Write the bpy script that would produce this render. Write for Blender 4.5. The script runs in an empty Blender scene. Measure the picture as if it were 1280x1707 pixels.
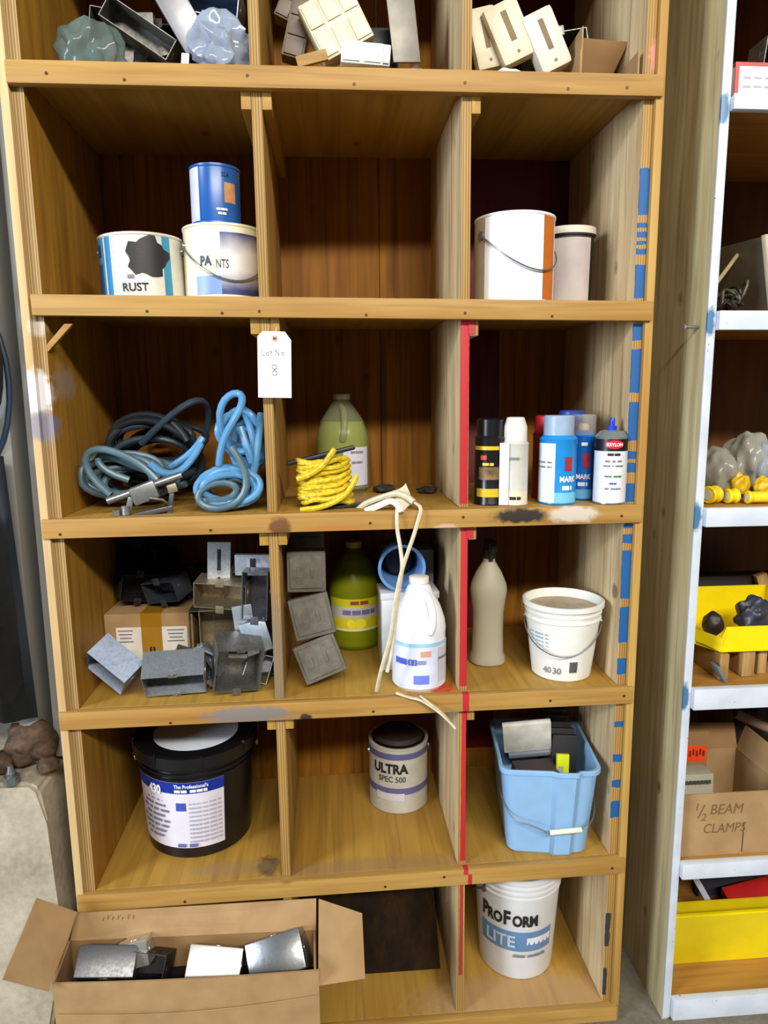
import bpy, bmesh, math, random
from mathutils import Vector, Matrix, Euler
C = bpy.context.scene.collection
PI = math.pi
# ------------------------------------------------------------------ camera
CAM = (0.5627, -1.3949, 1.5514); YAW, PIT, ROL, FOC = 0.0773, -0.1642, -0.0071, 1148.9
cy, sy, cp, sp, cr, sr = math.cos(YAW), math.sin(YAW), math.cos(PIT), math.sin(PIT), math.cos(ROL), math.sin(ROL)
F = Vector((sy*cp, cy*cp, sp)); R0 = Vector((cy, -sy, 0)); U0 = R0.cross(F)
RV = cr*R0 + sr*U0; UV = -sr*R0 + cr*U0
CV = Vector(CAM)
def at(u, v, y=None, z=None, x=None):
    d = F*FOC + RV*(u-640) - UV*(v-853.5)
    t = (y-CV.y)/d.y if y is not None else ((z-CV.z)/d.z if z is not None else (x-CV.x)/d.x)
    return CV + d*t
def xat(u, y, z):
    v = 850
    for _ in range(12):
        p = at(u, v, y=y); v += (p.z-z)*FOC/((p-CV).dot(F))
    return at(u, v, y=y).x
cam = bpy.data.objects.new('camera', bpy.data.cameras.new('camera')); C.objects.link(cam)
cam.matrix_world = Matrix(((RV.x, UV.x, -F.x, CAM[0]), (RV.y, UV.y, -F.y, CAM[1]), (RV.z, UV.z, -F.z, CAM[2]), (0, 0, 0, 1)))
cam.data.sensor_fit = 'VERTICAL'; cam.data.sensor_height = 36; cam.data.lens = FOC*36/1707
cam.data.clip_start = .02
bpy.context.scene.camera = cam
# ------------------------------------------------------------------ shelf geometry
W = 1.22; H = 0.039; D = 0.437; KS = -0.0047
ZS = {0: 2.585, 1: 2.1535, 2: 1.7491, 3: 1.3172, 4: 0.9088, 5: 0.4816, 6: 0.100}
TS = {0: 0, 1: .0067, 2: -.0087, 3: .0076, 4: .0070, 5: .0142, 6: 0}
FLOOR = 0.055
def S(i, x): return ZS[i] + TS[i]*x/W
def sh(x, z): return x + KS*(z-1.3)
# ------------------------------------------------------------------ helpers
def lin(c):
    return tuple(((v/255)/12.92 if v/255 <= .04045 else ((v/255+.055)/1.055)**2.4) for v in c)
def E3(a): return Euler([math.radians(v) for v in a]).to_matrix().to_4x4()
class MB:
    def __init__(s): s.b = bmesh.new()
    def mark(s): return set(s.b.verts)
    def xf(s, old, M):
        bmesh.ops.transform(s.b, matrix=M, verts=[v for v in s.b.verts if v not in old]); return s
    def faces(s, vs, fs):
        V = [s.b.verts.new(v) for v in vs]
        for f in fs:
            try: s.b.faces.new([V[i] for i in f])
            except ValueError: pass
        return s
    def hexa(s, P, bev=0):
        n0 = set(s.b.edges)
        s.faces(P, [(0,3,2,1),(4,5,6,7),(0,1,5,4),(1,2,6,5),(2,3,7,6),(3,0,4,7)])
        if bev: bmesh.ops.bevel(s.b, geom=[e for e in s.b.edges if e not in n0], offset=bev, segments=2, affect='EDGES', profile=.6)
        return s
    def box(s, c, d, rot=None, bev=0, taper=1):
        x, y, z = [v/2 for v in d]; t = taper
        P = [Vector(p) for p in ((-x*t,-y*t,-z),(x*t,-y*t,-z),(x*t,y*t,-z),(-x*t,y*t,-z),(-x,-y,z),(x,-y,z),(x,y,z),(-x,y,z))]
        M = Matrix.Translation(c) @ (E3(rot) if rot else Matrix())
        return s.hexa([M @ p for p in P], bev)
    def lathe(s, prof, seg=40, a0=0, a1=2*PI, c=(0,0,0), M=None, sq=None):
        full = abs(a1-a0-2*PI) < 1e-6; n = seg if full else seg+1
        rings = []; old = s.mark()
        for r, z in prof:
            if r < 1e-6: rings.append([s.b.verts.new((c[0], c[1], c[2]+z))]); continue
            ring = []
            for k in range(n):
                a = a0+(a1-a0)*k/seg; q = 1
                if sq: q = sq/((abs(math.cos(a))**4+abs(math.sin(a))**4)**.25)+(1-sq)
                ring.append(s.b.verts.new((c[0]+r*q*math.cos(a), c[1]+r*q*math.sin(a), c[2]+z)))
            rings.append(ring)
        for A, B in zip(rings, rings[1:]):
            m = max(len(A), len(B))
            for k in range(m if full else m-1):
                k2 = (k+1) % m
                q = [A[k % len(A)], A[k2 % len(A)], B[k2 % len(B)], B[k % len(B)]]
                u = []
                for v in q:
                    if v not in u: u.append(v)
                if len(u) > 2:
                    try: s.b.faces.new(u)
                    except ValueError: pass
        if M is not None: s.xf(old, M)
        return s
    def tube(s, pts, r, seg=8, closed=False, flat=1, smooth=0):
        pts = [Vector(p) for p in pts]
        for _ in range(smooth):
            q = []
            n = len(pts)
            for i in range(n-1 if not closed else n):
                a, b = pts[i], pts[(i+1) % n]
                q += [a*.75+b*.25, a*.25+b*.75]
            if not closed: q = [pts[0]]+q+[pts[-1]]
            pts = q
        n = len(pts); rings = []; N = None
        for i, p in enumerate(pts):
            t = (pts[(i+1) % n]-pts[i-1]) if closed else (pts[min(i+1, n-1)]-pts[max(i-1, 0)])
            if t.length < 1e-9: t = Vector((0,0,1))
            t.normalize()
            if N is None:
                N = t.cross(Vector((0,0,1))) if abs(t.z) < .9 else t.cross(Vector((1,0,0)))
            N = N-t*N.dot(t)
            if N.length < 1e-6: N = t.orthogonal()
            N.normalize(); B = t.cross(N); rr = r(i/(n-1)) if callable(r) else r
            rings.append([s.b.verts.new(p+N*rr*math.cos(2*PI*k/seg)+B*rr*flat*math.sin(2*PI*k/seg)) for k in range(seg)])
        for i in range(n if closed else n-1):
            A, B = rings[i], rings[(i+1) % n]
            for k in range(seg): s.b.faces.new((A[k], A[(k+1) % seg], B[(k+1) % seg], B[k]))
        if not closed: s.b.faces.new(rings[0][::-1]); s.b.faces.new(rings[-1])
        return s
    def cyl(s, c, r, h, axis='z', seg=24, r2=None):
        r2 = r if r2 is None else r2
        M = Matrix.Translation(c) @ {'z': Matrix(), 'x': Matrix.Rotation(PI/2, 4, 'Y'), 'y': Matrix.Rotation(-PI/2, 4, 'X')}[axis]
        return s.lathe([(0, -h/2), (r, -h/2), (r2, h/2), (0, h/2)], seg, M=M)
    def slab(s, poly, th):
        """thin sheet through 3-D points, thickened along its normal"""
        P = [Vector(p) for p in poly]; n = len(P)
        N = Vector((0,0,0))
        for i in range(n): N += P[i].cross(P[(i+1) % n])
        N.normalize(); Q = [p+N*th for p in P]
        return s.faces(P+Q, [tuple(range(n))[::-1], tuple(range(n, 2*n))]+[(i, (i+1) % n, n+(i+1) % n, n+i) for i in range(n)])
def obj(name, m, mt, parent=None, sharp=32, jitter=None):
    b = m.b
    bmesh.ops.recalc_face_normals(b, faces=b.faces)
    if jitter:
        from mathutils import noise
        for v in b.verts: v.co += noise.noise_vector(v.co*jitter[0])*jitter[1]
    for e in b.edges:
        e.smooth = not (len(e.link_faces) == 2 and e.calc_face_angle(0) > math.radians(sharp))
    for f in b.faces: f.smooth = True
    me = bpy.data.meshes.new(name); b.to_mesh(me); b.free()
    o = bpy.data.objects.new(name, me); C.objects.link(o); me.materials.append(mt)
    if parent: o.parent = parent
    return o
def thing(name, label, cat, loc=(0,0,0), rot=(0,0,0), group=None):
    o = bpy.data.objects.new(name, None); C.objects.link(o)
    o.location = loc; o.rotation_euler = [math.radians(a) for a in rot]; o.empty_display_size = .02
    return tag(o, label, cat, group)
def tag(o, label, cat, group=None):
    o['label'] = label; o['category'] = cat
    if group: o['group'] = group
    return o
def struct(o): o['kind'] = 'structure'; return o
def text_mb(s, size, th=.0006, bold=0, shear=0, cyl=None, M=None, align='CENTER', sx=1):
    """lettering lying in local XZ facing -Y; cyl=(r, angle) wraps it on a cylinder (angle 0 = facing -Y)"""
    cu = bpy.data.curves.new('t', 'FONT'); cu.body = s; cu.size = size; cu.extrude = th/2; cu.offset = bold
    cu.align_x = align; cu.align_y = 'CENTER'; cu.shear = shear; cu.resolution_u = 3
    o = bpy.data.objects.new('t', cu); C.objects.link(o)
    me = o.to_mesh(); m = MB(); m.b.from_mesh(me); o.to_mesh_clear(); bpy.data.objects.remove(o); bpy.data.curves.remove(cu)
    if cyl:
        bmesh.ops.subdivide_edges(m.b, edges=[e for e in m.b.edges if e.calc_length() > size*.35], cuts=2)
    for v in m.b.verts:
        x, y, z = v.co; x *= sx
        if cyl:
            r, a = cyl; q = a+x/r
            v.co = ((r+z)*math.sin(q), -(r+z)*math.cos(q), y)
        else: v.co = (x, -z, y)
    if M is not None: bmesh.ops.transform(m.b, matrix=M, verts=m.b.verts)
    return m
# ------------------------------------------------------------------ materials
def newmat(name):
    m = bpy.data.materials.new(name); m.use_nodes = True
    nt = m.node_tree; b = nt.nodes['Principled BSDF']
    return m, nt, b
def N(nt, t, **k):
    n = nt.nodes.new(t)
    for a, v in k.items(): setattr(n, a, v)
    return n
def mixc(nt, fac, a, b):
    n = N(nt, 'ShaderNodeMix', data_type='RGBA')
    for i, v in ((0, fac), (6, a), (7, b)):
        if hasattr(v, 'is_output'): nt.links.new(v, n.inputs[i])
        else: n.inputs[i].default_value = (*v, 1) if isinstance(v, tuple) else v
    return n.outputs[2]
def mth(nt, op, a, b=None, c=None, clamp=False):
    n = N(nt, 'ShaderNodeMath', operation=op, use_clamp=clamp)
    for i, v in enumerate((a, b, c)):
        if v is None: continue
        if hasattr(v, 'is_output'): nt.links.new(v, n.inputs[i])
        else: n.inputs[i].default_value = v
    return n.outputs[0]
def noise(nt, vec, scale, detail=3, stretch=None, dist=0):
    if stretch:
        mp = N(nt, 'ShaderNodeMapping'); nt.links.new(vec, mp.inputs[0]); mp.inputs['Scale'].default_value = stretch; vec = mp.outputs[0]
    n = N(nt, 'ShaderNodeTexNoise'); nt.links.new(vec, n.inputs['Vector']); n.inputs['Scale'].default_value = scale
    n.inputs['Detail'].default_value = detail; n.inputs['Distortion'].default_value = dist
    return n.outputs['Fac']
def bump(nt, b, h, strength, dist=.001):
    n = N(nt, 'ShaderNodeBump'); n.inputs['Strength'].default_value = strength; n.inputs['Distance'].default_value = dist
    nt.links.new(h, n.inputs['Height']); nt.links.new(n.outputs[0], b.inputs['Normal'])
def mat(name, c, rough=.5, metal=0, var=.06, vs=30, bmp=0, spec=.5, coat=0, c2=None):
    m, nt, b = newmat(name); c = lin(c)
    tc = N(nt, 'ShaderNodeTexCoord').outputs['Object']
    f = noise(nt, tc, vs, 4)
    f = mth(nt, 'MULTIPLY_ADD', f, 2.4, -.7, clamp=True)
    d = lin(c2) if c2 else tuple(v*(1-var*2.5) for v in c)
    nt.links.new(mixc(nt, f, d, c), b.inputs['Base Color'])
    b.inputs['Roughness'].default_value = rough; b.inputs['Metallic'].default_value = metal
    b.inputs['Specular IOR Level'].default_value = spec; b.inputs['Coat Weight'].default_value = coat
    if bmp: bump(nt, b, noise(nt, tc, vs*3, 3), bmp)
    return m
def apply_marks(nt, col, pos, marks):
    """wear, spray paint and marker on the wood: ('e', centre, radii, colour, strength) blobs, ('b', lo, hi, colour, raggedness) patches"""
    wob = noise(nt, pos, 60, 3)
    sep = N(nt, 'ShaderNodeSeparateXYZ'); nt.links.new(pos, sep.inputs[0])
    for mk in marks:
        if mk[0] == 'e':
            _, c, r, cc, st = mk
            a = N(nt, 'ShaderNodeVectorMath', operation='SUBTRACT'); nt.links.new(pos, a.inputs[0]); a.inputs[1].default_value = c
            d = N(nt, 'ShaderNodeVectorMath', operation='DIVIDE'); nt.links.new(a.outputs[0], d.inputs[0]); d.inputs[1].default_value = r
            l = N(nt, 'ShaderNodeVectorMath', operation='LENGTH'); nt.links.new(d.outputs[0], l.inputs[0])
            q = mth(nt, 'MULTIPLY_ADD', wob, .9, mth(nt, 'MULTIPLY', l.outputs['Value'], -1.0))
            f = mth(nt, 'MULTIPLY', mth(nt, 'MULTIPLY_ADD', q, 2.6, 1.5, clamp=True), st)
        else:
            _, lo, hi, cc, rag = mk; f = None
            for i in range(3):
                if lo[i] is None: continue
                p = mth(nt, 'MULTIPLY_ADD', wob, rag, mth(nt, 'ADD', sep.outputs[i], -rag*.5)) if rag else sep.outputs[i]
                k = mth(nt, 'COMPARE', p, (lo[i]+hi[i])/2, (hi[i]-lo[i])/2)
                f = k if f is None else mth(nt, 'MULTIPLY', f, k)
        col = mixc(nt, f, col, lin(cc))
    return col
def wood(name, c1, c2, axis='z', fine=1, rough=.55, marks=(), knots=.5, plyedge=None, spec=.35, big=1.0, streak=.3):
    WK = lambda c: tuple(k*g for k, g in zip(lin(c), (.80, .80, .66)))
    m, nt, b = newmat(name)
    pos = N(nt, 'ShaderNodeNewGeometry'); P = pos.outputs['Position']
    st = {'x': (.06, 1, 1), 'y': (1, .06, 1), 'z': (1, 1, .06)}[axis]
    n1 = noise(nt, P, 55*fine, 5, st, .4); n2 = noise(nt, P, 9*fine*big, 3, {'x': (.22,1,1), 'y': (1,.22,1), 'z': (1,1,.22)}[axis], 1.2)
    f = mth(nt, 'ADD', mth(nt, 'MULTIPLY', n1, .55), mth(nt, 'MULTIPLY', n2, .75))
    f = mth(nt, 'MULTIPLY_ADD', f, 2.4, -1.05, clamp=True)
    col = mixc(nt, f, WK(c2), WK(c1))
    n3 = noise(nt, P, 95*fine, 4, {'x': (.035,1,1), 'y': (1,.035,1), 'z': (1,1,.035)}[axis], .6)
    dk_ = tuple(k*.42 for k in WK(c2))
    col = mixc(nt, mth(nt, 'MULTIPLY', mth(nt, 'MULTIPLY_ADD', n3, 5.5, -2.75, clamp=True), streak), col, dk_)
    if knots:
        mp = N(nt, 'ShaderNodeMapping'); nt.links.new(P, mp.inputs[0]); mp.inputs['Scale'].default_value = {'x': (.6,1,1), 'y': (1,.6,1), 'z': (1,1,.6)}[axis]
        v = N(nt, 'ShaderNodeTexVoronoi'); nt.links.new(mp.outputs[0], v.inputs['Vector']); v.inputs['Scale'].default_value = 8
        k = mth(nt, 'MULTIPLY_ADD', v.outputs['Distance'], -14, 1.4, clamp=True)
        col = mixc(nt, mth(nt, 'MULTIPLY', k, knots), col, lin((56, 32, 14)))
    if plyedge:
        sp_ = N(nt, 'ShaderNodeSeparateXYZ'); nt.links.new(P, sp_.inputs[0])
        z_ = mth(nt, 'MULTIPLY', sp_.outputs[2], -KS)
        w = mth(nt, 'SINE', mth(nt, 'MULTIPLY', mth(nt, 'ADD', sp_.outputs[0], z_), 2*PI/.0052))
        w = mth(nt, 'MULTIPLY_ADD', w, .35, .62, clamp=True)
        w = mth(nt, 'MULTIPLY', w, mth(nt, 'MULTIPLY_ADD', n1, .7, .45, clamp=True))
        ec = mixc(nt, w, WK(plyedge[0]), WK(plyedge[1]))
        sn = N(nt, 'ShaderNodeSeparateXYZ'); nt.links.new(pos.outputs['Normal'], sn.inputs[0])
        col = mixc(nt, mth(nt, 'LESS_THAN', sn.outputs[1], -.7), col, ec)
    if marks: col = apply_marks(nt, col, P, marks)
    nt.links.new(col, b.inputs['Base Color']); b.inputs['Roughness'].default_value = rough
    b.inputs['Specular IOR Level'].default_value = spec
    bump(nt, b, n1, .25)
    return m
def metal(name, c, rough=.35, c2=None, spangle=True):
    m, nt, b = newmat(name); tc = N(nt, 'ShaderNodeTexCoord').outputs['Object']
    v = N(nt, 'ShaderNodeTexVoronoi'); nt.links.new(tc, v.inputs['Vector']); v.inputs['Scale'].default_value = 160
    f = mth(nt, 'ADD', mth(nt, 'MULTIPLY', noise(nt, tc, 25, 4), .7), mth(nt, 'MULTIPLY', v.outputs['Distance'], .4 if spangle else 0))
    nt.links.new(mixc(nt, f, lin(c2) if c2 else tuple(k*.45 for k in lin(c)), lin(c)), b.inputs['Base Color'])
    b.inputs['Metallic'].default_value = .8
    nt.links.new(mth(nt, 'MULTIPLY_ADD', f, -.2, rough+.15), b.inputs['Roughness'])
    bump(nt, b, noise(nt, tc, 90, 3), .12)
    return m
def sheer(name, c, op=.6, rough=.25, trl=.5):
    """thin clear or milky plastic"""
    m, nt, b = newmat(name); nt.nodes.remove(b); out = nt.nodes['Material Output']
    t = N(nt, 'ShaderNodeBsdfTransparent'); t.inputs[0].default_value = (*[.5+.5*k for k in lin(c)], 1)
    d = N(nt, 'ShaderNodeBsdfPrincipled'); d.inputs['Roughness'].default_value = rough
    tc = N(nt, 'ShaderNodeTexCoord').outputs['Object']
    nt.links.new(mixc(nt, noise(nt, tc, 20, 3), tuple(k*.8 for k in lin(c)), lin(c)), d.inputs['Base Color'])
    l = N(nt, 'ShaderNodeBsdfTranslucent'); l.inputs[0].default_value = (*lin(c), 1)
    a = N(nt, 'ShaderNodeMixShader'); a.inputs[0].default_value = trl*.5; nt.links.new(d.outputs[0], a.inputs[1]); nt.links.new(l.outputs[0], a.inputs[2])
    x = N(nt, 'ShaderNodeMixShader'); x.inputs[0].default_value = op
    nt.links.new(t.outputs[0], x.inputs[1]); nt.links.new(a.outputs[0], x.inputs[2]); nt.links.new(x.outputs[0], out.inputs[0])
    return m
# ------------------------------------------------------------------ materials of the place
def A(u, v, y=0.0): return tuple(at(u, v, y=y))
RED = (176, 38, 44); BLU = (26, 84, 142); MAR = (82, 18, 24)
nos_marks = [('e', A(467, 880), (.024,.03,.026), (92,55,30), .85), ('e', A(560, 882), (.06,.03,.012), (180,105,45), .5),
    ('e', A(868, 860), (.068,.04,.018), (38,36,36), .97), ('e', A(955, 857), (.06,.04,.022), (205,200,190), .75),
    ('e', A(742, 880), (.03,.03,.01), (215,185,165), .5),
    ('e', A(415, 1192), (.105,.06,.022), (118,112,108), .93), ('e', A(510, 1197), (.014,.03,.012), (40,36,38), .95),
    ('b', (A(771,1180)[0], None, .8), (A(782,1180)[0], None, .93), RED, .003), ('b', (A(773,1440)[0], None, .478), (A(781,1440)[0], None, .52), RED, .003),
    ('b', (A(780,1460)[0], None, .40), (A(787,1460)[0], None, .479), RED, .002)]
nos_marks = [(m if m[0] == 'e' else ('b', (m[1][0], -1, m[1][2]), (m[2][0], 1, m[2][2]), m[3], m[4])) for m in nos_marks]
pine = wood('pine', (196,156,92), (166,118,58), 'x', 1.0, .55, nos_marks, .55, big=.7)
spray = [('e', A(58, 655, .01), (.035,.06,.05), (222,220,222), .9), ('e', A(66, 712, .01), (.04,.07,.035), (132,132,150), .85),
         ('e', A(120, 640, .1), (.03,.08,.045), (150,140,125), .6), ('e', A(62, 545, .02), (.02,.03,.02), (205,200,190), .6)]
strip_l = wood('strip_wood_pale', (228,202,164), (206,168,122), 'z', .8, .6, spray, .5)
side_l = wood('plywood_warm_lit', (196,146,56), (140,92,30), 'z', .8, .55, spray, .7, ((110,76,44), (214,180,130)), big=.6)  # yellower plywood: warm light on the right-facing wall put into the colour
bx0, bx1 = 1.18, 1.215
def zv(v, x=1.2): return at(0, v, x=x, y=None, z=None).z if False else None
def zu(u, v): return at(u, v, y=.018).z
bl = [(1085,280,1085,358),(1084,372,1084,380),(1083,386,1083,396),(1082,402,1082,408),(1081,414,1081,424),(1080,441,1080,497),(1075,540,1075,567),(1073,582,1073,655),
      (1070,670,1070,735),(1067,752,1067,765),(1066,771,1066,788),(1064,805,1064,836),(1058,873,1058,880),(1057,891,1057,905),(1054,917,1054,998),(1050,1012,1050,1071),(1046,1097,1046,1124),
      (1041,1202,1041,1212),(1039,1257,1039,1270),(1037,1300,1037,1312),(1033,1335,1033,1363)]
bmarks = [('b', (1.185, -1, zu(a, d)), (1.213, .0215, zu(a, b)), BLU, .007) for a, b, _, d in bl]
bmarks += [('b', (1.185, -1, zu(1022, 1577)), (1.206, .0215, zu(1022, 1522)), (52,50,48), .007), ('b', (1.185, -1, zu(1018, 1658)), (1.204, .0215, zu(1018, 1613)), (52,50,48), .007)]
side_r = wood('plywood_cool_lit', (236,212,182), (190,158,122), 'z', .9, .6, streak=.55, marks= bmarks+[('e', (1.21, .03, 2.2), (.02,.03,.04), (215,130,130), .7), ('e', (1.2, .05, 1.12), (.03,.02,.02), (95,60,35), .7)], knots=.6, plyedge=((120,80,40), (206,164,98)), big=.6)  # paler plywood: cool light on the left-facing side put into the colour
strip_r = wood('strip_wood', (204,164,96), (176,128,66), 'z', .8, .6, (), .4)
dv_l = wood('divider_plywood', (200,156,88), (150,106,52), 'z', .9, .55, [('e', (.442,.02,1.0), (.02,.02,.16), (120,108,92), .7)], .5, ((110,72,36), (206,168,104)))  # warm light toned into the plywood, against the cooler right divider
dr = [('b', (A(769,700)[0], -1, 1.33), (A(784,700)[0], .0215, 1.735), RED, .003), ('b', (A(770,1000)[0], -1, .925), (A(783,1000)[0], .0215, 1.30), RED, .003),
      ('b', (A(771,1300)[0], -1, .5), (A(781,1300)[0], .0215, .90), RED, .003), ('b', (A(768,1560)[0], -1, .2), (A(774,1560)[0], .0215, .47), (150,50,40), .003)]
dv_r = wood('divider_plywood_cool_lit', (236,212,180), (190,158,122), 'z', .9, .6, dr, .5, ((120,80,40), (206,168,106)), streak=.55)  # cool light on its left face painted in as a paler tone
board = wood('shelf_plywood', (194,152,76), (160,118,50), 'y', .7, .5, [('e', (.07,.06,1.735), (.05,.05,.02), (210,205,195), .7), ('e', (.40,.06,.485), (.03,.04,.03), (60,42,30), .8), ('e', (.66,.02,.487), (.3,.05,.02), (120,100,85), .35),
      ('e', (.33,.06,.486), (.13,.03,.03), (128,108,82), .4), ('e', (.80,.03,.915), (.03,.05,.01), (180,40,35), .8), ('e', (1.0,.05,.1), (.3,.08,.03), (170,140,110), .5)], .6, big=.5)
backm = wood('back_plywood', (172,116,40), (122,74,22), 'z', .7, .6, (), .6, big=.8, spec=.15, streak=.6)
maroon = wood('back_maroon_paint', (112,26,34), (84,18,24), 'z', .7, .5, (), 0)
whitep = mat('white_gloss_paint', (226,232,240), .4, var=.03, vs=12, c2=(200,208,216))
RZ_ = {1: 2.1202, 2: 1.7194, 3: 1.3152, 4: .9098}
wm = [('e', (1.337, -.01, RZ_[i]-.020), (.013, .05, .034), (44,98,140), .95) for i in (1, 2, 3, 4)]
def painted(name):
    m, nt, b = newmat(name); P = N(nt, 'ShaderNodeNewGeometry').outputs['Position']
    f = noise(nt, P, 14, 4)
    col = mixc(nt, mth(nt, 'MULTIPLY_ADD', f, 2, -.6, clamp=True), lin((184,192,202)), lin((208,214,222)))
    k = noise(nt, P, 120, 3); col = mixc(nt, mth(nt, 'MULTIPLY_ADD', k, 12, -8.3, clamp=True), col, lin((120,105,95)))
    nt.links.new(apply_marks(nt, col, P, wm), b.inputs['Base Color']); b.inputs['Roughness'].default_value = .42
    return m
whitep = painted('white_gloss_paint')
rside = wood('outer_plywood_weathered', (220,206,176), (180,160,124), 'z', .9, .7, (), .7, streak=.45)
rback = wood('dark_back_plywood', (120,72,34), (84,46,20), 'z', .7, .5, [('e', (1.46,.4,1.60), (.05,.1,.09), (45,24,12), .8)], .3)
rboard = wood('right_shelf_wood', (190,140,70), (150,100,44), 'x', .7, .5, (), .4)
# ------------------------------------------------------------------ left shelf unit
unit = thing('shelf_unit', 'tall golden plywood shelf unit of three columns with blue paint dabs on its right edge', 'shelf unit', (0, 0, FLOOR))
def up(name, P, mt, bev=.0012, par=unit, base=(0, 0, FLOOR)):
    m = MB(); b = Vector(base)
    m.hexa([Vector((sh(p[0], p[2]), p[1], p[2]))-b for p in P], bev)
    return obj(name, m, mt, par)
def vpanel(name, x0, x1, y0, y1, z0, z1, mt, zt=None, **k):
    z1a, z1b = (z1, z1) if not isinstance(z1, tuple) else z1
    z0a, z0b = (z0, z0) if not isinstance(z0, tuple) else z0
    return up(name, [(x0,y0,z0a),(x1,y0,z0b),(x1,y1,z0b),(x0,y1,z0a),(x0,y0,z1a),(x1,y0,z1b),(x1,y1,z1b),(x0,y1,z1a)], mt, **k)
TOP = 2.66
XL0, XL1, XR0, XR1 = 0.0, .022, W-.030, W-.010
vpanel('side_panel', XL0, XL1, .019, D+.012, FLOOR, TOP, side_l)
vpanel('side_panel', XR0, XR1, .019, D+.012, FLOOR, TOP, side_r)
vpanel('face_strip', -.016, -.0003, .008, .060, FLOOR, TOP, strip_l)
vpanel('face_strip', W-.0097, W+.007, .008, .060, FLOOR, TOP, strip_r)
DV = ((.432, .452), (.832, .850))
ends = {1: (0, W), 2: (.007, W), 3: (-.012, W), 4: (-.014, W), 5: (-.012, W-.004), 6: (0, W), 0: (0, W)}
for i in range(0, 7):
    def hz(x0, x1, y0, y1, dz0, dz1, name, mt, bev=.002):
        up(name, [(x0,y0,S(i,x0)+dz0),(x1,y0,S(i,x1)+dz0),(x1,y1,S(i,x1)+dz0),(x0,y1,S(i,x0)+dz0),(x0,y0,S(i,x0)+dz1),(x1,y0,S(i,x1)+dz1),(x1,y1,S(i,x1)+dz1),(x0,y1,S(i,x0)+dz1)], mt, bev)
    hz(XL1+.0004, XR0-.0004, .0195, D-.001, -.018, 0, 'shelf_board', board)
    hz(ends[i][0], ends[i][1], 0, .0185, -H, 0, 'shelf_nosing', pine)
    if i < 6:
        for k, (a, b) in enumerate(DV):
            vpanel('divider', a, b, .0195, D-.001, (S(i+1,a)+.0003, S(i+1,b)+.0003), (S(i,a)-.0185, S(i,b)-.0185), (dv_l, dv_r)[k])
            if 1 <= i <= 4:
                for sd in ((-1, 1) if k == 0 else (1,)):
                    x0, x1 = (a-.019, a-.0005) if sd < 0 else (b+.0005, b+.018)
                    red = k == 1 and i >= 2
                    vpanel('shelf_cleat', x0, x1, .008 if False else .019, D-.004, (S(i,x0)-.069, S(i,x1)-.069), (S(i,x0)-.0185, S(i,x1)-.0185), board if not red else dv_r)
redp = mat('red_paint', (178,40,46), .5)
for i in (2, 3):
    o = vpanel('red_paint_dab', DV[1][1]-.002, DV[1][1]+.011, .0175, .0188, S(i,.85)-.066, S(i,.85)-.0395, redp, bev=0)
# back panels: golden behind the left and middle bays, maroon behind the right bay
def back(x0, x1, mt, z0=FLOOR, z1=TOP): vpanel('back_panel', x0, x1, D, D+.011, z0, z1, mt)
back(.0225, .6995, backm); back(.7005, .8395, backm)
back(.8405, XR0-.0005, maroon, 1.75, TOP)
back(.8405, 1.013, maroon, .55, 1.7495); back(1.0135, XR0-.0005, backm, .55, 1.7495); back(.8405, XR0-.0005, backm, FLOOR, .5495)
m = MB(); a, b = A(124, 537, .03), A(72, 586, .012)
m.hexa([Vector(p)-Vector((0,0,FLOOR)) for p in ((a[0]-.012,.022,a[2]-.001),(a[0]+.006,.022,a[2]-.001),(a[0]+.006,.034,a[2]-.001),(a[0]-.012,.034,a[2]-.001))[:0]] or [Vector(p)-Vector((0,0,FLOOR)) for p in (
   (b[0],.020,b[2]-.006),(b[0]+.001,.020,b[2]+.010),(b[0]+.001,.032,b[2]+.010),(b[0],.032,b[2]-.006),(a[0],.020,a[2]-.004),(a[0]-.016,.020,a[2]-.004),(a[0]-.016,.032,a[2]-.004),(a[0],.032,a[2]-.004))], .001)
obj('corner_brace', m, pine, unit)
nailm = mat('nail_head', (70,55,45), .5, .6)
for u, v, i in [(77,122,1),(207,133,1),(412,126,1),(590,140,1),(775,138,1),(947,148,1),(1045,146,1),(245,519,2),(370,522,2),(432,519,2),(610,525,2),(775,522,2),(920,527,2),(100,891,3),(351,884,3),(617,872,3),(772,862,3),(1036,860,3),
                (284,1205,4),(622,1186,4),(917,1168,4),(1040,1160,4),(308,1503,5),(642,1478,5),(740,1462,5),(1020,1447,5)]:
    p = A(u, v, 0); m = MB(); m.cyl((p[0], -.0004, p[2]-FLOOR), .0028, .0016, 'y', 8); obj('nail_head', m, nailm, unit)
# ------------------------------------------------------------------ right shelf unit
RX = 1.335; RW = .62
ru = thing('shelf_unit', 'white edged shelf unit at the right with weathered plywood side and dark brown back', 'shelf unit', (RX, 0, FLOOR))
rb = (RX, 0, FLOOR)
KS_, KS = KS, -.0035
RZ = {0: 2.56, 1: 2.1202, 2: 1.7194, 3: 1.3152, 4: .9098, 5: .482, 6: .1213}
RT = {0: .04, 1: .0248, 2: .0369, 3: .0393, 4: .0474, 5: .0378, 6: .054}
def rx(x, z): return x
vpanel('side_panel', RX, RX+.018, .001, .45, FLOOR, TOP, rside, par=ru, base=rb)
vpanel('edge_strip', RX-.001, RX+.017, -.005, .0005, FLOOR+.01, TOP, whitep, par=ru, base=rb)
vpanel('side_panel', RX+RW, RX+RW+.018, .001, .45, FLOOR, TOP, rside, par=ru, base=rb)
vpanel('edge_strip', RX+RW, RX+RW+.018, -.005, .0005, FLOOR+.01, TOP, whitep, par=ru, base=rb)
vpanel('back_panel', RX+.0185, RX+RW-.0005, .44, .45, FLOOR, TOP, rback, par=ru, base=rb)
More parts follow.
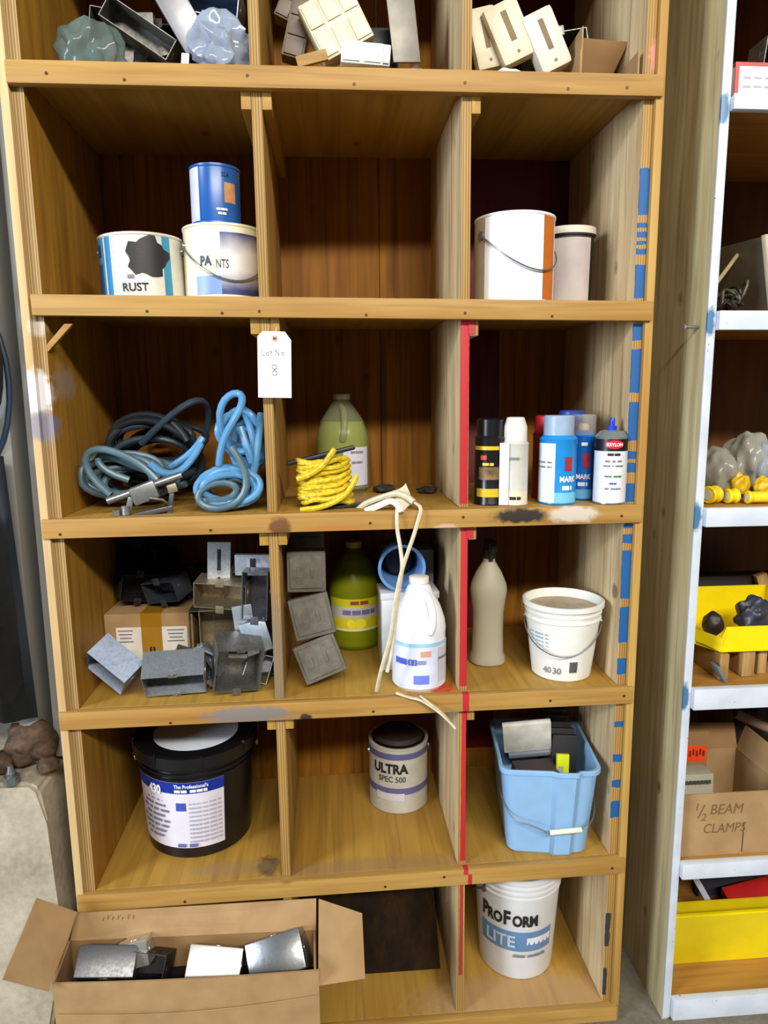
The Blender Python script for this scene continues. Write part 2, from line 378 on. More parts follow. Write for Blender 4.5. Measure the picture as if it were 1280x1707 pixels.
for i in range(7):
    z = RZ[i]
    vpanel('shelf_board', RX+.0185, RX+RW-.0005, .001, .4395, z-.02, z, rboard, par=ru, base=rb)
    vpanel('shelf_nosing', RX+.0175, RX+RW-.0005, -.0175, .0005, z-RT[i], z+.001, whitep, par=ru, base=rb, bev=.002)
KS = KS_
m = MB(); p = at(1166, 545, x=RX)
m.tube([(-.030,p.y,p.z-FLOOR),(.0,p.y,p.z-FLOOR)], .0022, 8)
for k in range(9): m.cyl((-.030+k*.0033, p.y, p.z-FLOOR), .0034, .0014, 'x', 10)
m.cyl((-.033, p.y, p.z-FLOOR), .006, .004, 'x', 6)
obj('protruding_screw', m, metal('zinc', (190,190,190), .3), ru)
# ------------------------------------------------------------------ the room
def concrete(name, a, b, sc=6):
    m, nt, bs = newmat(name); P = N(nt, 'ShaderNodeNewGeometry').outputs['Position']
    f = mth(nt, 'ADD', mth(nt, 'MULTIPLY', noise(nt, P, sc, 6), .8), mth(nt, 'MULTIPLY', noise(nt, P, sc*12, 4), .35))
    nt.links.new(mixc(nt, mth(nt, 'MULTIPLY_ADD', f, 2.2, -.8, clamp=True), lin(a), lin(b)), bs.inputs['Base Color'])
    bs.inputs['Roughness'].default_value = .85; bump(nt, bs, f, .5, .003); return m
m = MB(); m.box((.6, -1.5, FLOOR-.05), (9, 7, .1)); struct(obj('floor', m, concrete('concrete_floor', (92,86,74), (140,132,116))))
m = MB(); m.box((.6, .95, 1.6), (9, .1, 3.3)); struct(obj('wall_back', m, mat('dark_wall', (70,62,54), .8, vs=5)))
# concrete footing with a steel column
m = MB()
o2 = [(-.36, .05), (-.36, .70)]
fr = [(-.36,.056), (-.105,.056), (-.042,.36), (-.047,.43), (-.055,.66), (-.066,.735), (-.085,.752), (-.36,.758)]
n = len(fr)
m.faces([(x, .0, z) for x, z in fr]+[(x, .44, z) for x, z in fr], [tuple(range(n)), tuple(range(n, 2*n))[::-1]]+[(i, (i+1) % n, n+(i+1) % n, n+i) for i in range(n)])
bmesh.ops.bevel(m.b, geom=list(m.b.edges), offset=.008, segments=2, affect='EDGES')
fo = obj('concrete_footing', m, concrete('old_concrete', (128,118,98), (196,186,166), 5), jitter=(14, .004))
tag(fo, 'pale weathered concrete footing block beside the shelf unit at the left', 'concrete block')
colm = mat('grey_enamel', (138,138,136), .5, var=.05, vs=6)
sc = thing('steel_column', 'grey painted steel column standing on the concrete footing behind the hoses', 'column', (-.085, .1, .762))
m = MB(); gx = .012
m.box((-.02, .02, .95), (.040, .10, 1.9), bev=.003); m.box((.048, .035, .95), (.055, .08, 1.9), bev=.003); m.box((.015, .06, .95), (.05, .03, 1.9))
obj('column_shaft', m, colm, sc)
dark = mat('black_enamel', (22,22,24), .45, var=.1)
cb = thing('steel_cabinet', 'tall black steel cabinet at the far left edge', 'cabinet', (-.30, .12, FLOOR))
cb.location = (-.42, .62, FLOOR)
m = MB(); m.box((0, .1, .85), (.5, .3, 1.7), bev=.004); obj('cabinet_body', m, dark, cb)
m = MB(); m.box((.0, -.056, .85), (.46, .01, 1.62), bev=.003); obj('cabinet_door', m, mat('black_door', (30,28,30), .4), cb)
# black hoses hung beside the column
def arc(c, r0, r1, a0, a1, n, y, dy=0): return [(c[0]+r0*math.cos(a0+(a1-a0)*k/n), y+dy*k/n, c[1]+r1*math.sin(a0+(a1-a0)*k/n)) for k in range(n+1)]
hk = thing('hanging_cable', 'coil of black cable hanging at the far left edge', 'cable', (-.178, .05, 1.66))
for k, (rx_, rz_, rr, mt) in enumerate([(.105,.155,.010,dark),(.098,.17,.010,dark),(.09,.14,.009,dark),(.101,.19,.006,mat('navy_rubber', (40,58,82), .4)),(.08,.2,.009,dark)]):
    m = MB(); m.tube([(rx_*math.cos(t*PI/14), (k-2)*.017, -.01-k*.02+rz_*math.sin(t*PI/14)) for t in range(28)], rr, 8, True); obj('cable_loop', m, mt, hk)
m = MB(); m.tube([(-.02,0,.16),(-.02,0,.3),(-.02,.04,.9)], .008, 8); obj('cable_tail', m, dark, hk)
blk = thing('black_tarp', 'black rubber sheet hanging from the cable coil down to the concrete footing', 'sheet', (-.20, .02, .76))
m = MB()
rows_ = []
for j in range(15):
    z = .0+.74*j/14; q_ = at(8+52*(1-j/14), 1200-440*j/14, y=.03); z = q_.z-.76; xr = q_.x+.20
    rows_.append([m.b.verts.new((-.20+(xr+.20)*i/16, .01+.012*math.sin(i*1.3+j*.15)+.004*j/14, z)) for i in range(17)])
for j in range(14):
    for i in range(16): m.b.faces.new((rows_[j][i], rows_[j][i+1], rows_[j+1][i+1], rows_[j+1][i]))
bmesh.ops.solidify(m.b, geom=m.b.faces[:], thickness=.004)
obj('rubber_sheet', m, dark, blk)
# rubble on the footing
rnd = random.Random(5)
rust = mat('rusty_brown', (92,66,44), .8, vs=60, c2=(40,30,24), bmp=.6)
def lump(name, c, r, mt, label, cat, seed, group=None, sq=(1,1,.7)):
    m = MB(); bmesh.ops.create_icosphere(m.b, subdivisions=3, radius=1)
    from mathutils import noise as nz
    for v in m.b.verts:
        d = 1+.35*nz.noise(v.co*1.6+Vector((seed,)*3))+.12*nz.noise(v.co*5+Vector((seed,)*3))
        v.co = Vector((v.co.x*r*sq[0]*d, v.co.y*r*sq[1]*d, v.co.z*r*sq[2]*d))
    zm = min(v.co.z for v in m.b.verts)
    for v in m.b.verts: v.co.z -= zm
    o = obj(name, m, mt, sharp=60); o.location = c; tag(o, label, cat, group); return o
lump('rusty_lump', (-.105,.075,.757), .048, rust, 'largest brown rusty lump on top of the concrete footing', 'rubble', 1, sq=(1.1,1,1))
lump('rusty_lump', (-.165,.045,.757), .032, rust, 'low brown lump at the front left on the concrete footing', 'rubble', 4)
lump('rusty_lump', (-.06,.04,.757), .022, rust, 'small brown lump on the footing close to the shelf unit', 'rubble', 9)
t = thing('pipe_fitting', 'grey metal fitting lying at the front edge of the concrete footing', 'fitting', (-.118,-.0,.757), (0,0,20))
m = MB(); m.cyl((0,0,.009), .016, .018, seg=6); m.lathe([(0,.018),(.009,.018),(.010,.024),(.008,.026),(.005,.04),(0,.042)], 16); obj('fitting_body', m, metal('worn_steel', (150,155,160), .35), t)
m = MB(); m.box((-.215,-.0,.79), (.05,.06,.066), (0,0,8), .002); tag(obj('wood_offcut', m, wood('offcut_wood', (190,125,60), (150,90,40), 'z', 1, .6)), 'orange brown wood offcut at the left end of the concrete footing', 'wood block')
#--SECTION3
# ------------------------------------------------------------------ containers
zinc = metal('galvanised_steel', (196,204,212), .36, (96,102,110))
zincd = metal('dull_steel', (150,148,142), .45, (78,76,72))
zincb = metal('bright_steel', (224,236,250), .3, (140,160,186))
bright = mat('bare_tin', (205,205,205), .28, 1)
wire = mat('wire', (150,150,150), .35, .9)
white = mat('white_plastic', (232,232,232), .35, var=.03)
offw = mat('off_white', (206,200,186), .5)
ink = mat('black_ink', (22,22,26), .6)
grayink = mat('grey_ink', (120,122,130), .6)
black = mat('black_plastic', (16,16,19), .3, var=.1)
card = mat('cardboard', (164,132,90), .8, var=.05, vs=18, c2=(148,116,76))
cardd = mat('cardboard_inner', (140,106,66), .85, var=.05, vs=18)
def shell(parent, name, r, z0, z1, a0, a1, mt, e=.0004, th=.0006, r2=None):
    m = MB(); r2 = r if r2 is None else r2
    m.lathe([(r+e, z0), (r+e+th, z0), (r2+e+th, z1), (r2+e, z1), (r+e, z0)], max(4, int(abs(a1-a0)/7)), math.radians(a0-90), math.radians(a1-90))
    return obj(name, m, mt, parent)
def ctext(parent, s, size, r, a, z, mt, e=.0014, bold=0, sx=1, name='lettering', shear=0, tilt=0):
    return obj(name, text_mb(s, size, .0005, bold*size, shear, cyl=(r+e, math.radians(a)), M=Matrix.Translation((0,0,z)), sx=sx), mt, parent)
def scrib(parent, s, size, r, a, z, mt, e=.0014, bold=0, sx=1, name='printed_line', shear=0, tilt=0):
    """a printed line too small to read in the photo: word-long dashes wrapped round the cylinder"""
    m = MB(); wd = .52*size*sx; tot = wd*len(s); x = -tot/2
    for w_ in s.split(' '):
        for k in range(0, len(w_), 3):
            l = wd*(min(3, len(w_)-k)-.35); q = math.radians(a)+x/(r+e)
            m.lathe([(r+e-.0002,-size*.3),(r+e+.0003,-size*.3),(r+e+.0003,size*.3),(r+e-.0002,size*.3),(r+e-.0002,-size*.3)], 2, q-PI/2, q+l/(r+e)-PI/2, c=(0,0,z)); x += wd*min(3, len(w_)-k)
        x += wd
    return obj(name, m, mt, parent)
def bail(parent, r, z, drop, a=90, mt=wire, rr=.0016, lean=-1, out=.004, grip=None, gname='handle_grip'):
    """wire handle between two ears, hanging down in front (lean=-1) or behind"""
    ca, sa = math.cos(math.radians(a-90)), math.sin(math.radians(a-90))
    R_ = r+out; pts = []
    for k in range(25):
        t = PI*k/24; x = -R_*math.cos(t); yy = lean*(R_+.002)*math.sin(t); zz = z-drop*math.sin(t)**1.2
        pts.append((x*ca-yy*sa, x*sa+yy*ca, zz))
    m = MB(); m.tube(pts, rr, 8); h = obj('wire_handle', m, mt, parent)
    for s in (0, -1):
        p = pts[s]; m = MB(); d = Vector((p[0], p[1], 0)).normalized()
        m.cyl((0,0,0), .0085, .005, 'z', 16); m.xf(set(), Matrix.Translation(Vector(p)-d*.002) @ d.to_track_quat('Z', 'Y').to_matrix().to_4x4()); obj('handle_ear', m, mt if mt == wire else white, parent)
    if grip:
        m = MB(); q = pts[grip[0]:grip[1]]; m.tube(q, grip[2], 12); obj(gname, m, grip[3], h)
    return h
def can(label, loc, r, h, body, lid, rot=(0,0,0), cat='paint can', name='paint_can', group=None):
    t = thing(name, label, cat, loc, rot, group)
    m = MB(); m.lathe([(0,.003),(r-.006,.003),(r-.003,0),(r+.0012,.001),(r+.0012,.004),(r,.006),(r,h-.006),(r+.0016,h-.004),(r+.0016,h),(r-.001,h+.0005),(r-.006,h-.001),(r-.008,h-.006),(0,h-.006)], 56)
    obj('can_body', m, body, t)
    m = MB(); m.lathe([(0,h-.0058),(r-.0135,h-.0058),(r-.0125,h-.001),(r-.0085,h+.0006),(r-.0082,h-.005)], 48); obj('can_lid', m, lid, t)
    return t
def base(i, u, y): 
    z = ZS[i]; x = xat(u, y, z); return (x, y, S(i, x)+.0003)
# row 2, left bay
tin = metal('tin_plate', (200,202,206), .25, (150,152,158), False)
b = base(2, 243, .15)
t = can('white and blue striped paint can with a big black smear, rust lettering', b, .083, .130, mat('cream_label', (214,210,196), .4), tin, (0,-1.5,0))
for a0, a1, z0, z1, c in [(-75,-46,.004,.124,(60,150,195)),(-41,-30,.004,.124,(30,120,180)),(-70,-50,.01,.075,(30,90,150)),(-66,-52,.088,.112,(24,70,140)),(-30,-27,.004,.124,(232,232,225)),(43,55,.004,.124,(50,140,175))]:
    shell(t, 'colour_band', .083, z0, z1, a0, a1, mat('band', c, .4), e=.0004+.0003*(z0 > .005))
m = MB(); m.lathe([(0,0),(1,0)], 26)
for v in m.b.verts:
    q = v.co.length; a = math.atan2(v.co.y, v.co.x); w = 1+.13*math.sin(5*a+1)+.07*math.sin(11*a)
    v.co = Vector((v.co.x*w*.041, v.co.y*w*.038, 0))
bmesh.ops.subdivide_edges(m.b, edges=m.b.edges[:], cuts=3, use_grid_fill=True)
for v in m.b.verts:
    q = math.radians(22)+v.co.x/.083; v.co = (.0845*math.sin(q), -.0845*math.cos(q), .083+v.co.y)
obj('black_paint_smear', m, mat('black_smear', (24,22,24), .5), t)
ctext(t, 'RUST', .022, .083, 2, .024, ink, bold=.02); scrib(t, 'III', .012, .083, -2, .045, grayink, sx=.8)
bail(t, .083, .105, .0, mt=wire, lean=1)
b = base(2, 376, .155)
t2 = can('cream paint can with a cloudy blue picture label standing under the small blue tin', b, .081, .152, mat('cream_can', (228,224,196), .35), tin)
m_, nt, bs = newmat('cloud_label'); tc = N(nt, 'ShaderNodeTexCoord').outputs['Object']; f = noise(nt, tc, 14, 4)
sp_ = N(nt, 'ShaderNodeSeparateXYZ'); nt.links.new(tc, sp_.inputs[0])
g = mth(nt, 'MULTIPLY', mth(nt, 'ABSOLUTE', mth(nt, 'SUBTRACT', sp_.outputs[2], .075)), 16); g = mth(nt, 'ADD', g, mth(nt, 'MULTIPLY', f, .6))
nt.links.new(mixc(nt, mth(nt, 'MULTIPLY_ADD', g, 1.6, -.9, clamp=True), lin((216,214,214)), lin((52,60,112))), bs.inputs['Base Color']); bs.inputs['Roughness'].default_value = .35
lb = shell(t2, 'label_band', .081, .014, .134, 4, 80, m_)
lb2 = shell(t2, 'label_band', .081, .014, .050, -34, 4, mat('pale_blue', (120,150,205), .4))
ctext(t2, 'PA', .026, .081, -18, .078, mat('navy_ink', (30,50,90), .5), bold=.03, sx=.8); ctext(t2, 'NTS', .024, .081, 6, .072, ink, e=.002, sx=.6)
bail(t2, .081, .115, .075, a=112, lean=-1)
z2 = b[2]+.152+.0008
x3 = xat(360, .13, z2+.05)
t3 = can('small dark blue quart tin with an orange picture, standing on the cream paint can', (x3, .13, z2), .0495, .112, mat('quart_blue', (24,84,158), .3), tin)
shell(t3, 'label_band', .049, .004, .110, -80, -32, mat('lavender', (205,208,238), .35)); shell(t3, 'label_picture', .049, .040, .078, 28, 58, mat('orange_picture', (198,146,96), .5, var=.15, vs=60))
ctext(t3, 'BLA', .012, .049, 32, .092, mat('dark_navy', (14,36,84), .5), sx=.8); scrib(t3, 'INTERIOR', .007, .049, 22, .026, white, sx=.8); scrib(t3, 'enamel', .007, .049, 22, .018, white, sx=.8)
# row 2, right bay
b = base(2, 855, .105)
t = can('large plain white paint can with an orange stripe and hanging wire handle', b, .0825, .174, mat('white_label', (226,228,230), .3, var=.02), tin)
shell(t, 'orange_band', .0825, .005, .168, 30, 58, mat('orange_print', (196,104,22), .4)); shell(t, 'white_label', .0825, .005, .168, -60, 29, mat('bright_label', (240,242,248), .2, var=.01)); shell(t, 'beige_band', .0825, .005, .168, -100, -61, mat('beige_print', (178,162,140), .4))
bail(t, .0825, .135, .075, a=112, lean=-1)
b = base(2, 945, .19)
t = thing('plastic_tub', 'small milky grey white tub standing behind the large white can with orange stripe', 'tub', b)
m = MB(); m.lathe([(0,0),(.045,0),(.048,.004),(.052,.155),(.054,.157),(.054,.168),(.050,.170),(0,.170)], 40, sq=.25); obj('tub_body', m, mat('black_tub', (30,24,26), .5), t)
shell(t, 'wrap_label', .0555, .004, .150, -80, 32, mat('smudged_white', (196,186,184), .5, var=.12, vs=14), r2=.0575)
m = MB(); m.lathe([(0,.1705),(.054,.1705),(.056,.160),(.0565,.160),(.056,.174),(.053,.176),(0,.176)], 40, sq=.25); obj('tub_lid', m, offw, t)
# ---- spray cans, row 3 right bay
def spray(label, u, y, r, h_, body, capm, cap='round', capr=.9, caph=.042, bands=(), texts=(), group='spray cans on the third shelf', i=3):
    h = h_+.006; t = thing('spray_can', label, 'spray can', base(i, u, y), (0,0,-16), group)
    m = MB(); m.lathe([(0,.003),(r-.004,0),(r+.001,.001),(r+.001,.004),(r,.006),(r,h-.016),(r+.001,h-.014),(r-.001,h-.011),(r*.72,h-.002),(r*.5,h),(0,h)], 36); obj('can_body', m, body, t)
    for a0, a1, z0, z1, c, nm in bands:
        shell(t, nm, r, z0, z1, a0, a1, c if not isinstance(c, tuple) else mat('print', c, .35), e=.0003+.0003*(z0 > .004))
    for s, sz, a, z, c, sx in texts: (ctext if s in ('KRYLON', 'MARK', 'MAX') else scrib)(t, s, sz, r, a, z, c if not isinstance(c, tuple) else mat('print_ink', c, .5), sx=sx, bold=.03)
    m = MB()
    if cap == 'round': m.lathe([(r*capr,h-.014),(r*capr,h+caph-.014-.003),(r*capr-.003,h+caph-.014),(0,h+caph-.014)], 32)
    elif cap == 'taper': m.lathe([(r*capr,h-.012),(r*capr*.98,h+caph*.4),(r*capr*.72,h+caph-.014),(r*.5,h+caph-.013),(0,h+caph-.013)], 32)
    if cap == 'nozzle':
        m.lathe([(r*.3,h),(r*.32,h+.008),(.0055,h+.009),(.0055,h+.022),(.004,h+.026),(0,h+.026)], 20); m.box((0,-.005,h+.016), (.004,.004,.005)); obj('nozzle', m, capm, t)
    else: obj('cap', m, capm, t)
    return t
yel = (214,180,40); kblack = mat('can_black', (20,18,18), .3)
spray('black capped spray can with yellow and red print, leftmost beside the red divider edge', 815, .065, .032, .150, kblack, black, texts=[('HH', .016, -18, .102, (200,50,30), 1), ('GLOSS', .010, -2, .088, (220,190,60), 1)],
      bands=[(-70,60,.118,.126,yel,'print_band'), (-50,45,.018,.036,yel,'print_band'), (-40,40,.055,.082,mat('sepia_picture', (140,110,70), .5, var=.3, vs=70),'label_picture')])
t = spray('white spray can with a tapered white cap beside the black capped can', 856, .05, .0285, .138, mat('grey_white_can', (200,198,188), .35), mat('cap_white', (228,222,210), .35), 'taper', .88, .055,
      bands=[(-75,70,.004,.030,(226,214,186),'print_band')], texts=[('SATIN', .009, 0, .10, grayink, 1), ('WHITE', .011, 8, .016, ink, .9)])
m = MB(); m.box((-.021,-.0285,.067), (.020,.004,.132), bev=.001); o = obj('folded_label', m, mat('tag_white', (214,212,214), .5), t)
spray('wide light blue spray can with a grey cap and white side label, buffalo print', 927, .058, .0395, .146, mat('sky_blue_can', (28,134,206), .3), mat('grey_blue_cap', (150,170,192), .35), 'round', .82, .05,
      bands=[(-88,-10,.004,.130,(228,238,246),'side_label'), (-10,70,.004,.026,(120,190,230),'print_band'), (20,44,.072,.102,mat('bison_red', (170,40,60), .5, var=.2, vs=80),'label_picture')],
      texts=[('MARK', .017, 30, .054, white, .8), ('HHHH', .015, 30, .036, white, .8), ('fine print text', .006, -50, .09, grayink, 1), ('fine print text', .006, -50, .08, grayink, 1)])
t = spray('narrow blue spray can with a clear cap left of the black banded can', 968, .102, .0275, .148, mat('deep_blue_can', (14,100,190), .3), sheer('clear_cap', (220,220,215), .35), 'round', .95, .048,
      bands=[(-70,70,.004,.024,(110,180,226),'print_band'), (-4,30,.072,.104,mat('bison_red', (176,36,60), .5, var=.2, vs=80),'label_picture')], texts=[('MARK', .015, 2, .052, white, .8), ('HHHH', .014, 2, .036, white, .8), ('TOP', .012, 4, .124, white, .8)])
m = MB(); m.lathe([(.011,.148),(.012,.162),(.009,.168),(0,.169)], 20); obj('nozzle', m, mat('cream_nozzle', (226,206,160), .4), t)
t = spray('white spray can with a black band, red oval and blue nozzle, rightmost on its shelf', 1014, .036, .033, .150, mat('dome_silver', (176,186,180), .25, .7), mat('blue_nozzle', (20,60,190), .4), 'nozzle',
      bands=[(-90,90,.004,.113,(222,224,230),'paper_label'), (-90,90,.113,.138,(22,20,22),'black_band')], texts=[('FUSION', .009, 6, .106, ink, 1), ('all in one', .007, 6, .092, grayink, 1), ('paint + primer', .006, 6, .082, grayink, 1), ('satin finish', .006, 6, .060, (60,120,70), 1), ('white', .006, 6, .045, (50,80,160), 1), ('for plastic', .006, 6, .034, grayink, 1)])
m = MB(); m.lathe([(0,0),(1,0)], 32)
bmesh.ops.subdivide_edges(m.b, edges=m.b.edges[:], cuts=2, use_grid_fill=True)
for v in m.b.verts:
    q = math.radians(6)+v.co.x*.019/.033; v.co = (.0343*math.sin(q), -.0343*math.cos(q), .127+v.co.y*.009)
ov = obj('red_oval', m, mat('oval_red', (206,28,44), .4), t); ctext(t, 'KRYLON', .0095, .033, 6, .1265, white, e=.0019, bold=.03, sx=.9)
spray('red capped spray can hidden behind the grey capped blue can', 908, .135, .03, .152, mat('red_can', (120,24,30), .4), mat('red_cap', (176,24,34), .4))
spray('spray can with a dark blue cap at the back behind the blue cans', 948, .15, .032, .162, mat('navy_can', (30,40,100), .4), mat('navy_cap', (30,60,140), .4))
# ---- jugs
def jug(label, loc, r, h, mt, capm=None, handle=True, rot=(0,0,0), liquid=None, nm='plastic_jug', sq=.35, neck=.019):
    t = thing(nm, label, 'jug', loc, rot)
    m = MB(); pr = [(0,.006),(r*.75,.004),(r*.9,0),(r,.008),(r,h*.30),(r*.985,h*.32),(r*.985,h*.50),(r,h*.54),(r*.95,h*.62),(r*.78,h*.74),(r*.52,h*.85),(neck*1.25,h*.915),(neck,h*.93),(neck,h*.985)]
    if capm: pr += [(0,h*.985)]
    else: pr += [(neck*.85,h*.985),(neck*.85,h*.93),(r*.4,h*.85)]
    m.lathe(pr, 44, sq=0)
    obj('jug_body', m, mt, t)
    if liquid:
        m = MB(); q = r-.0025; k = liquid[1]
        m.lathe([(0,.008),(q*.9,.008),(q,.012),(q,h*.54)]+([(q*.94,h*.62)] if k > .62 else [])+([(q*.76,h*.74)] if k > .74 else [])+[(q*(.98 if k < .6 else (.80 if k < .75 else .55)),h*k),(0,h*k)], 40); obj('liquid', m, liquid[0], t)
    if capm:
        m = MB(); m.lathe([(neck+.002,h*.945),(neck+.002,h-.001),(neck,h),(0,h)], 28); obj('jug_cap', m, capm, t)
    if handle:
        m = MB(); m.tube([(0.0,-.018*0-r*.35,h*.88),(0.010,-r*.62,h*.84),(.014,-r*.93,h*.72),(.012,-r*1.01,h*.60),(.008,-r*.93,h*.54)], .009, 12, smooth=2); obj('jug_handle', m, mt, t)
    return t
milky = sheer('milky_plastic', (205,210,170), .30, .3, .6)
liq = sheer('yellow_green_liquid', (190,204,4), .96, .2, .8)
b = base(3, 572, .34)
t = jug('clear jug of yellow green liquid standing behind the wound yellow rope', b, .066, .240, milky, mat('milky_cap', (196,196,180), .4), liquid=(liq, .72), rot=(0,0,-8))
lb = shell(t, 'paper_label', .066, .018, .112, 8, 72, mat('label_lilac', (206,206,222), .5)); scrib(lb, 'DEGREASER', .009, .066, 40, .10, grayink, sx=.9); scrib(lb, 'CLEANER', .009, .066, 40, .075, grayink)
b = base(4, 592, .35)
t = jug('jug of yellow liquid with a lemon picture label behind the stacked grey covers', b, .067, .275, sheer('amber_plastic', (180,184,40), .4, .3, .6), mat('yellow_cap', (190,180,60), .4), liquid=(liq, .84), rot=(0,0,6), handle=False)
for z0, z1, c in [(.118,.138,(206,200,30)),(.088,.118,(196,196,186)),(.060,.088,(220,205,40)),(.054,.060,(230,226,180))]: shell(t, 'label_band', .067, z0, z1, -70, 70, mat('label', c, .45))
scrib(t, 'Allens', .016, .067, 4, .128, mat('brown_ink', (160,60,40), .5)); scrib(t, 'Multi-Clean', .020, .067, 4, .103, mat('violet_ink', (120,110,150), .5), sx=.8)
m = MB(); m.lathe([(0,.0005),(.014,.0002),(.014,-.0005)], 20, M=Matrix.Translation((.006,-.0688,.074)) @ Matrix.Rotation(PI/2, 4, 'X')); m.lathe([(0,.0005),(.012,.0002),(.012,-.0005)], 20, M=Matrix.Translation((-.018,-.0660,.073)) @ Matrix.Rotation(-.28, 4, 'Z') @ Matrix.Rotation(PI/2, 4, 'X')); obj('lemon_picture', m, mat('lemon', (240,226,50), .5), t)
b = base(4, 698, .078)
jx = b
t = jug('white opaque jug with a blue printed label at the front of its shelf', b, .0605, .248, mat('white_hdpe', (226,228,236), .35, var=.02), mat('jug_cap_white', (236,226,216), .4), rot=(0,0,10), neck=.020)
lb = shell(t, 'paper_label', .0605, .012, .112, -75, 60, mat('label_pale', (214,220,240), .45))
shell(lb, 'label_stripe', .0612, .104, .112, -75, 60, mat('label_cyan', (150,200,226), .45)); shell(lb, 'side_panel_print', .0612, .020, .100, 26, 58, mat('label_grey', (196,196,210), .45)); shell(lb, 'blue_block', .0612, .020, .040, -28, 4, mat('label_blue', (110,130,220), .45))
shell(lb, 'orange_spot', .0612, .082, .095, -14, 8, mat('label_peach', (214,160,140), .5))
scrib(lb, 'Value', .022, .0612, -44, .070, mat('blue_ink', (70,90,200), .5), shear=.2); scrib(lb, 'Hiller', .015, .0612, -22, .070, mat('grey_blue_ink', (140,150,180), .5)); scrib(lb, 'ammonia', .010, .0612, 42, .075, grayink)
# translucent spray bottle
b = base(4, 812, .185)
t = thing('spray_bottle', 'frosted spray bottle with a dark trigger head beside the red divider edge', 'bottle', b)
m = MB(); m.lathe([(0,.003),(.036,0),(.040,.004),(.0395,.014),(.035,.026),(.0335,.075),(.034,.120),(.038,.150),(.0405,.168),(.038,.184),(.028,.208),(.016,.228),(.0135,.232),(.0135,.245),(0,.245)], 40, sq=.2); bmesh.ops.scale(m.b, vec=(1.08,1.08,1.08), verts=m.b.verts)
obj('bottle_body', m, sheer('frosted_plastic', (196,188,164), .9, .5, .4), t)
m = MB(); m.cyl((0,0,.2505), .0165, .022, seg=24); m.box((0,-.012,.272), (.022,.06,.022), (0,0,0), .004); m.box((0,-.045,.272), (.014,.012,.014), bev=.002); m.box((0,-.020,.248), (.010,.006,.03), (20,0,0), .002); bmesh.ops.translate(m.b, vec=(0,0,.02), verts=m.b.verts); obj('trigger_head', m, mat('dark_trigger', (34,26,30), .4), t)
# ---- buckets
def bucket(label, loc, r0, r1, h, mt, inner=None, fill=None, ribs=(), rot=(0,0,0), th=.003, lip=.004, cat='bucket', nm='bucket'):
    t = thing(nm, label, cat, loc, rot); m = MB()
    pr = [(0,.004),(r0-.006,.004),(r0-.003,0),(r0,.003)]
    for k in ribs:
        rr = r0+(r1-r0)*k[0]/h; pr += [(rr,k[0]-.003),(rr+k[1],k[0]-.002),(rr+k[1],k[0]+.002),(rr,k[0]+.003)]
    pr += [(r1,h-.012),(r1+lip,h-.011),(r1+lip,h-.001),(r1+lip-.002,h),(r1-th+.001,h),(r1-th,h-.002),(r0-th,.010),(0,.010)]
    m.lathe(pr, 60); obj('bucket_body', m, mt, t)
    if fill:
        z, f = fill; q = r0+(r1-r0)*z/h-th-.0006; m = MB(); m.lathe([(0,.0105),(r0-th-.001,.011),(q,z),(q*.7,z-.004),(q*.3,z-.002),(0,z-.006)], 48); obj('contents', m, f, t)
    return t
b = base(4, 934, .105)
joint = mat('white_bucket_plastic', (226,226,218), .35, var=.03)
t = bucket('white joint compound bucket with blue print, barcode and green side panel', b, .067, .088, .178, joint, fill=(.158, mat('dry_compound', (176,160,136), .9, var=.12, vs=40, bmp=.4)), ribs=[(.14,.003),(.155,.002)], rot=(0,0,0))
lb = shell(t, 'wrap_label', .0685, .055, .122, -88, -18, mat('pale_blue_print', (196,212,222), .45), r2=.0765); shell(t, 'green_panel', .0665, .025, .130, 40, 66, mat('green_print', (96,140,48), .5, var=.2, vs=50), r2=.079)
for k in range(6): scrib(t, 'joint compound mix', .006, .0715+.0012*k, -60, .065+.009*k, mat('print_ink', (120,160,190), .6), e=.0026)
ctext(t, '40', .020, .070, -44, .026, grayink, bold=.02); ctext(t, '30', .020, .070, -26, .026, grayink, bold=.02)
m = MB()
for k in range(11):
    a0 = -4+k*1.35; m.lathe([(.0705,.024),(.0712,.024),(.0742,.050),(.0735,.050),(.0705,.024)], 1, math.radians(a0-90), math.radians(a0+.7-90))
obj('barcode', m, mat('barcode_ink', (70,72,76), .6), t)
bail(t, .083, .130, .062, a=70, lean=-1)
# black pail, row 5
b = base(5, 336, .228); PH = .262
pailb = mat('black_pail_plastic', (15,16,20), .28, var=.1)
t = bucket('large black pail with a white and blue label and glare painted on its lid', b, .124, .138, PH, pailb, ribs=[(.205,.004),(.218,.004),(.232,.006),(.244,.008)], rot=(0,0,0), cat='pail', nm='pail')
m = MB(); m.lathe([(0,PH-.003),(.134,PH-.003),(.136,PH+.001),(.139,PH+.003),(.1475,PH+.001),(.149,PH-.026),(.1465,PH-.026),(.1458,PH-.0005),(.139,PH+.0002),(0,PH-.005)], 60)
lid = obj('pail_lid', m, pailb, t); m = MB(); m.lathe([(0,PH-.0022),(.1335,PH-.0022),(.1335,PH-.0012),(0,PH-.0012)], 48); obj('lid_glare', m, mat('lid_glare_tone', (220,228,240), .18, var=.04), lid)  # bright disc paints the glare on the black lid
for a in (-125, -75, -28, 15, 58, 100, 150):
    m = MB(); q = math.radians(a); m.box((.146*math.sin(q), -.146*math.cos(q), PH-.008), (.004,.008,.030), (0,0,a), .001); obj('lid_tab', m, pailb, lid)
def rz(z): return .124+.014*z/PH
lb = shell(t, 'paper_label', rz(.03)+.0012, .030, .200, -72, 36, mat('label_white', (214,210,222), .4, var=.03), r2=rz(.2)+.0012)
shell(lb, 'blue_header', rz(.17)+.002, .172, .200, -72, 36, mat('royal_blue', (16,44,150), .4), r2=rz(.2)+.002)
